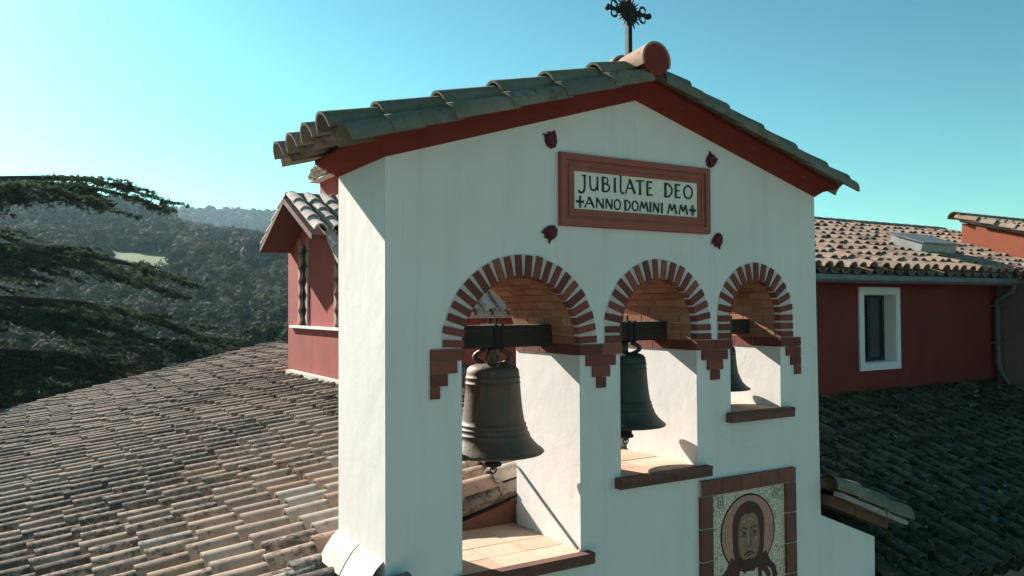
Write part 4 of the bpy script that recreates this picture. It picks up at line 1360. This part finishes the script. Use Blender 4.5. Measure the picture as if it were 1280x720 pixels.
rv_.box(WX0+t_, WX1-t_, HY, HY+.30, WZ0+.001, WZ0+t_); rv_.box(WX0+t_, WX1-t_, HY, HY+.30, WZ1-t_, WZ1-.001)
rv_.build('reveal', m_frame_white, win)
sh = MB()
frame_ring(sh, WX0+.015, WX1-.015, WZ0+.015, WZ1-.015, .06, HY+.20, HY+.26)
sh.box(10.82, 10.90, HY+.20, HY+.26, WZ0+.07, WZ1-.07)
for zz in (-.62, -.22): sh.box(WX0+.07, 10.83, HY+.21, HY+.25, zz-.014, zz+.014)
sh.build('frame', m_winframe, win)
gl = MB(); gl.box(WX0+.05, WX1-.05, HY+.235, HY+.245, WZ0+.05, WZ1-.05); gl.build('pane', m_glass, win)
ct_ = MB(); ct_.box(10.93, 11.16, HY+.262, HY+.275, WZ0+.08, WZ1-.08); ct_.build('curtain', m_frame_white, win)
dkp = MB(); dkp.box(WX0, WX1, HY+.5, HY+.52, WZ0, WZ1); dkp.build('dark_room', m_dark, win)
sr = math.atan(MR)
Us = Vector((0, math.cos(sr), math.sin(sr))); Ns = Vector((0, -math.sin(sr), math.cos(sr)))
rr_ = MB()
RY0, RYR = 3.14, 7.15
Ls = (RYR-RY0)/math.cos(sr)
hip = lambda p: p.x < HX1+1.2-(p.z-.55)*.2 and not (p.x > 17.0 and p.y < 5.4)
tile_field(rr_, (HX0-.1, RY0, GZ+.02), Us, (1, 0, 0), Ns, 42, 10, .30, Ls/10, keep=hip, jit=1.3, over=.07)
rr_.rv = (.5, .3, .5)
zr = GZ+(RYR-RY0)*MR
rr_.add([(HX0-.1, RY0, GZ+.0), (HX1+1.1, RY0, GZ+.0), (HX1+1.1, RYR, zr), (HX0-.1, RYR, zr), (HX0-.1, RYR+4, GZ), (HX1+1.1, RYR+4, GZ)], [(0, 1, 2, 3), (3, 2, 5, 4)])
hro = rr_.build('roof', m_tile_pink, hs)
rdg = MB()
x = HX0-.1
while x < HX1-.1:
    rdg.rr(); tile(rdg, (x, RYR, zr+.09), Vector((1, 0, 0)), Vector((0, 1, 0)), Vector((0, 0, 1)), .50, .15, .13, seg=8, a=0); x += .44
rdg.build('ridge_tiles', m_tile_grey, hro)
gt = MB()
gz = GZ-.03
prof = [(RY0-.02, gz), (RY0-.03, gz-.08), (RY0-.08, gz-.125), (RY0-.15, gz-.125), (RY0-.195, gz-.08), (RY0-.205, gz+.005), (RY0-.19, gz+.005), (RY0-.18, gz-.07), (RY0-.14, gz-.108), (RY0-.09, gz-.108), (RY0-.05, gz-.07), (RY0-.035, gz)]
gt.prism(prof, 'x', HX0-.15, 15.45)
gt.build('gutter', m_zinc, hs)
fc = MB(); fc.box(HX0-.1, 15.4, RY0+.0, HY-.002, gz-.10, gz-.01); fc.build('eaves_board', mat_simple('dark_eaves', (.10, .075, .06), (.07, .05, .045), .9), hs)
MS = .37
MZ = lambda y: -1.64-MS*(3.5-y)
dp = MB()
dp.tube([(14.50, RY0-.12, gz-.10), (14.50, RY0-.10, gz-.22), (14.55, 3.38, gz-.40), (14.55, 3.38, -1.15), (14.57, 3.33, -1.35), (14.62, 3.2, MZ(3.2)+.16), (14.60, 2.2, MZ(2.2)+.13), (14.58, .5, MZ(.5)+.13)], .055, 10)
for z in (.0, -.75): dp.box(14.475, 14.625, 3.30, 3.49, z-.02, z+.02)
dp.build('downpipe', m_pipe, hs)
# skylight
skl = MB()
skl.obox(Vector((14.0, 4.65, GZ+.02+(4.65-RY0)*MR))+Ns*.19, (1, 0, 0), Us, Ns, .62, .36, .15)
sk = skl.build('skylight', m_concrete, hro)
skl = MB(); skl.obox(Vector((14.0, 4.65, GZ+.02+(4.65-RY0)*MR))+Ns*.355, (1, 0, 0), Us, Ns, .68, .42, .014); skl.build('lid', m_zinc, sk)

# ---- wing at the right edge
wg = thing('side_wing', 'orange plastered wing with its own higher tiled roof at the right edge', 'house', (18, 2, -9))
m = MB()
m.box(14.72, 16.99, -3, 3.49, -9, .46)
wgw = m.build('lower_wall', m_brown, wg)
m = MB()
m.prism([(-3, -9), (5.45, -9), (5.45, 1.98), (-3, -.55)], 'x', 17.0, 22)
m.build('wall', m_orange, wg)
s3 = math.atan(.30)
Uw = Vector((0, math.cos(s3), math.sin(s3))); Nw = Vector((0, -math.sin(s3), math.cos(s3)))
m = MB()
tile_field(m, (16.90, -3.2, -.58), Uw, (1, 0, 0), Nw, 14, 20, .30, .45, jit=1)
m.build('roof', m_tile_pink, wg)
m = MB()
for k in range(12):
    m.rr(); tile(m, (16.85+k*.44, 5.55, 2.10), Vector((1, 0, 0)), Vector((0, 1, 0)), Vector((0, 0, 1)), .5, .17, .15, seg=8, a=0)
m.build('ridge_tiles', m_tile_grey, wg)
m = MB()
s4 = math.atan(.17)
Uw = Vector((math.cos(s4), 0, math.sin(s4))); Nw = Vector((-math.sin(s4), 0, math.cos(s4)))
tile_field(m, (14.62, -3, .50), Uw, (0, 1, 0), Nw, 20, 5, .31, .45, jit=1)
m.build('lower_roof', m_tile_pink, wg)

# ---- mossy lean-to roof
ln = thing('lean_to', 'low outbuilding with a dark moss-covered tile roof below the red house', 'outbuilding', (10, 1, -9))
m = MB()
m.prism([(-.1, -9), (3.45, -9), (3.45, MZ(3.45)-.12), (-.1, MZ(-.1)-.12)], 'x', 5.61, 14.70)
m.build('wall', m_brown, ln)
sm = math.atan(MS)
Um = Vector((0, math.cos(sm), math.sin(sm))); Nm = Vector((0, -math.sin(sm), math.cos(sm)))
m = MB()
Lm = (3.45+.37)/math.cos(sm)
tile_field(m, (5.72, -.37, MZ(-.37)), Um, (1, 0, 0), Nm, 30, 10, .30, Lm/10, jit=1.6)
tile_field(m, (4.78, 1.10, MZ(1.10)), Um, (1, 0, 0), Nm, 3, 6, .30, Lm/10, jit=1.6)
m.rv = (.3, .5, .5)
m.add([(5.6, -.37, MZ(-.37)+.015), (14.70, -.37, MZ(-.37)+.015), (14.70, 3.49, MZ(3.49)+.015), (5.6, 3.49, MZ(3.49)+.015)], [(0, 1, 2, 3)])
m.add([(4.70, 1.03, MZ(1.03)+.015), (5.6, 1.03, MZ(1.03)+.015), (5.6, 3.49, MZ(3.49)+.015), (4.70, 3.49, MZ(3.49)+.015)], [(0, 1, 2, 3)])
lro = m.build('roof', m_tile_moss, ln)
# moss cushions and leaf litter
rgm = np.random.default_rng(9)
n = 26000
xs = rgm.uniform(4.8, 14.6, n); ys = rgm.uniform(-.36, 3.45, n)
ok = (ys > 1.1) | (xs > 5.7); xs, ys = xs[ok], ys[ok]
P = np.stack([xs, ys, -1.64-MS*(3.5-ys)+.09+rgm.uniform(-.06, .10, len(xs))], 1)
Nn = np.tile(np.array([0, -math.sin(sm), math.cos(sm)]), (len(P), 1))
Q = quads(P, Nn, rgm.uniform(.015, .055, len(P)), rgm)
Cc = np.stack([rgm.uniform(0, 1, len(P))]*3, 1)
lit = mat_leaf('leaf_litter', [(0, (0.04, 0.044, 0.016)), (0.75, (0.075, 0.076, 0.032)), (0.93, (0.08, 0.07, 0.05)), (0.975, (0.11, 0.11, 0.09)), (1, (0.40, 0.40, 0.36))])
tag(np_mesh('moss', Q, np.arange(len(P)*4).reshape(-1, 4), lit, lro, Cc), kind='stuff')

# ================================================================== haze
HZ_TOP = 235
m = MB(); m.box(-3350, 3350, -3350, 3350, -45, HZ_TOP)
hz = m.build('haze', None)
t = NT('haze_air')
t.t.nodes.remove(t.b)
pv = t.n('ShaderNodeVolumePrincipled')
pv.inputs['Color'].default_value = (0.55, 0.82, 0.95, 1)
pv.inputs['Density'].default_value = 0.00011
pv.inputs['Anisotropy'].default_value = 0.3
t.l(pv.outputs[0], t.t.nodes['Material Output'].inputs['Volume'])
hz.data.materials.clear(); hz.data.materials.append(t.m)
tag(hz, kind='stuff')
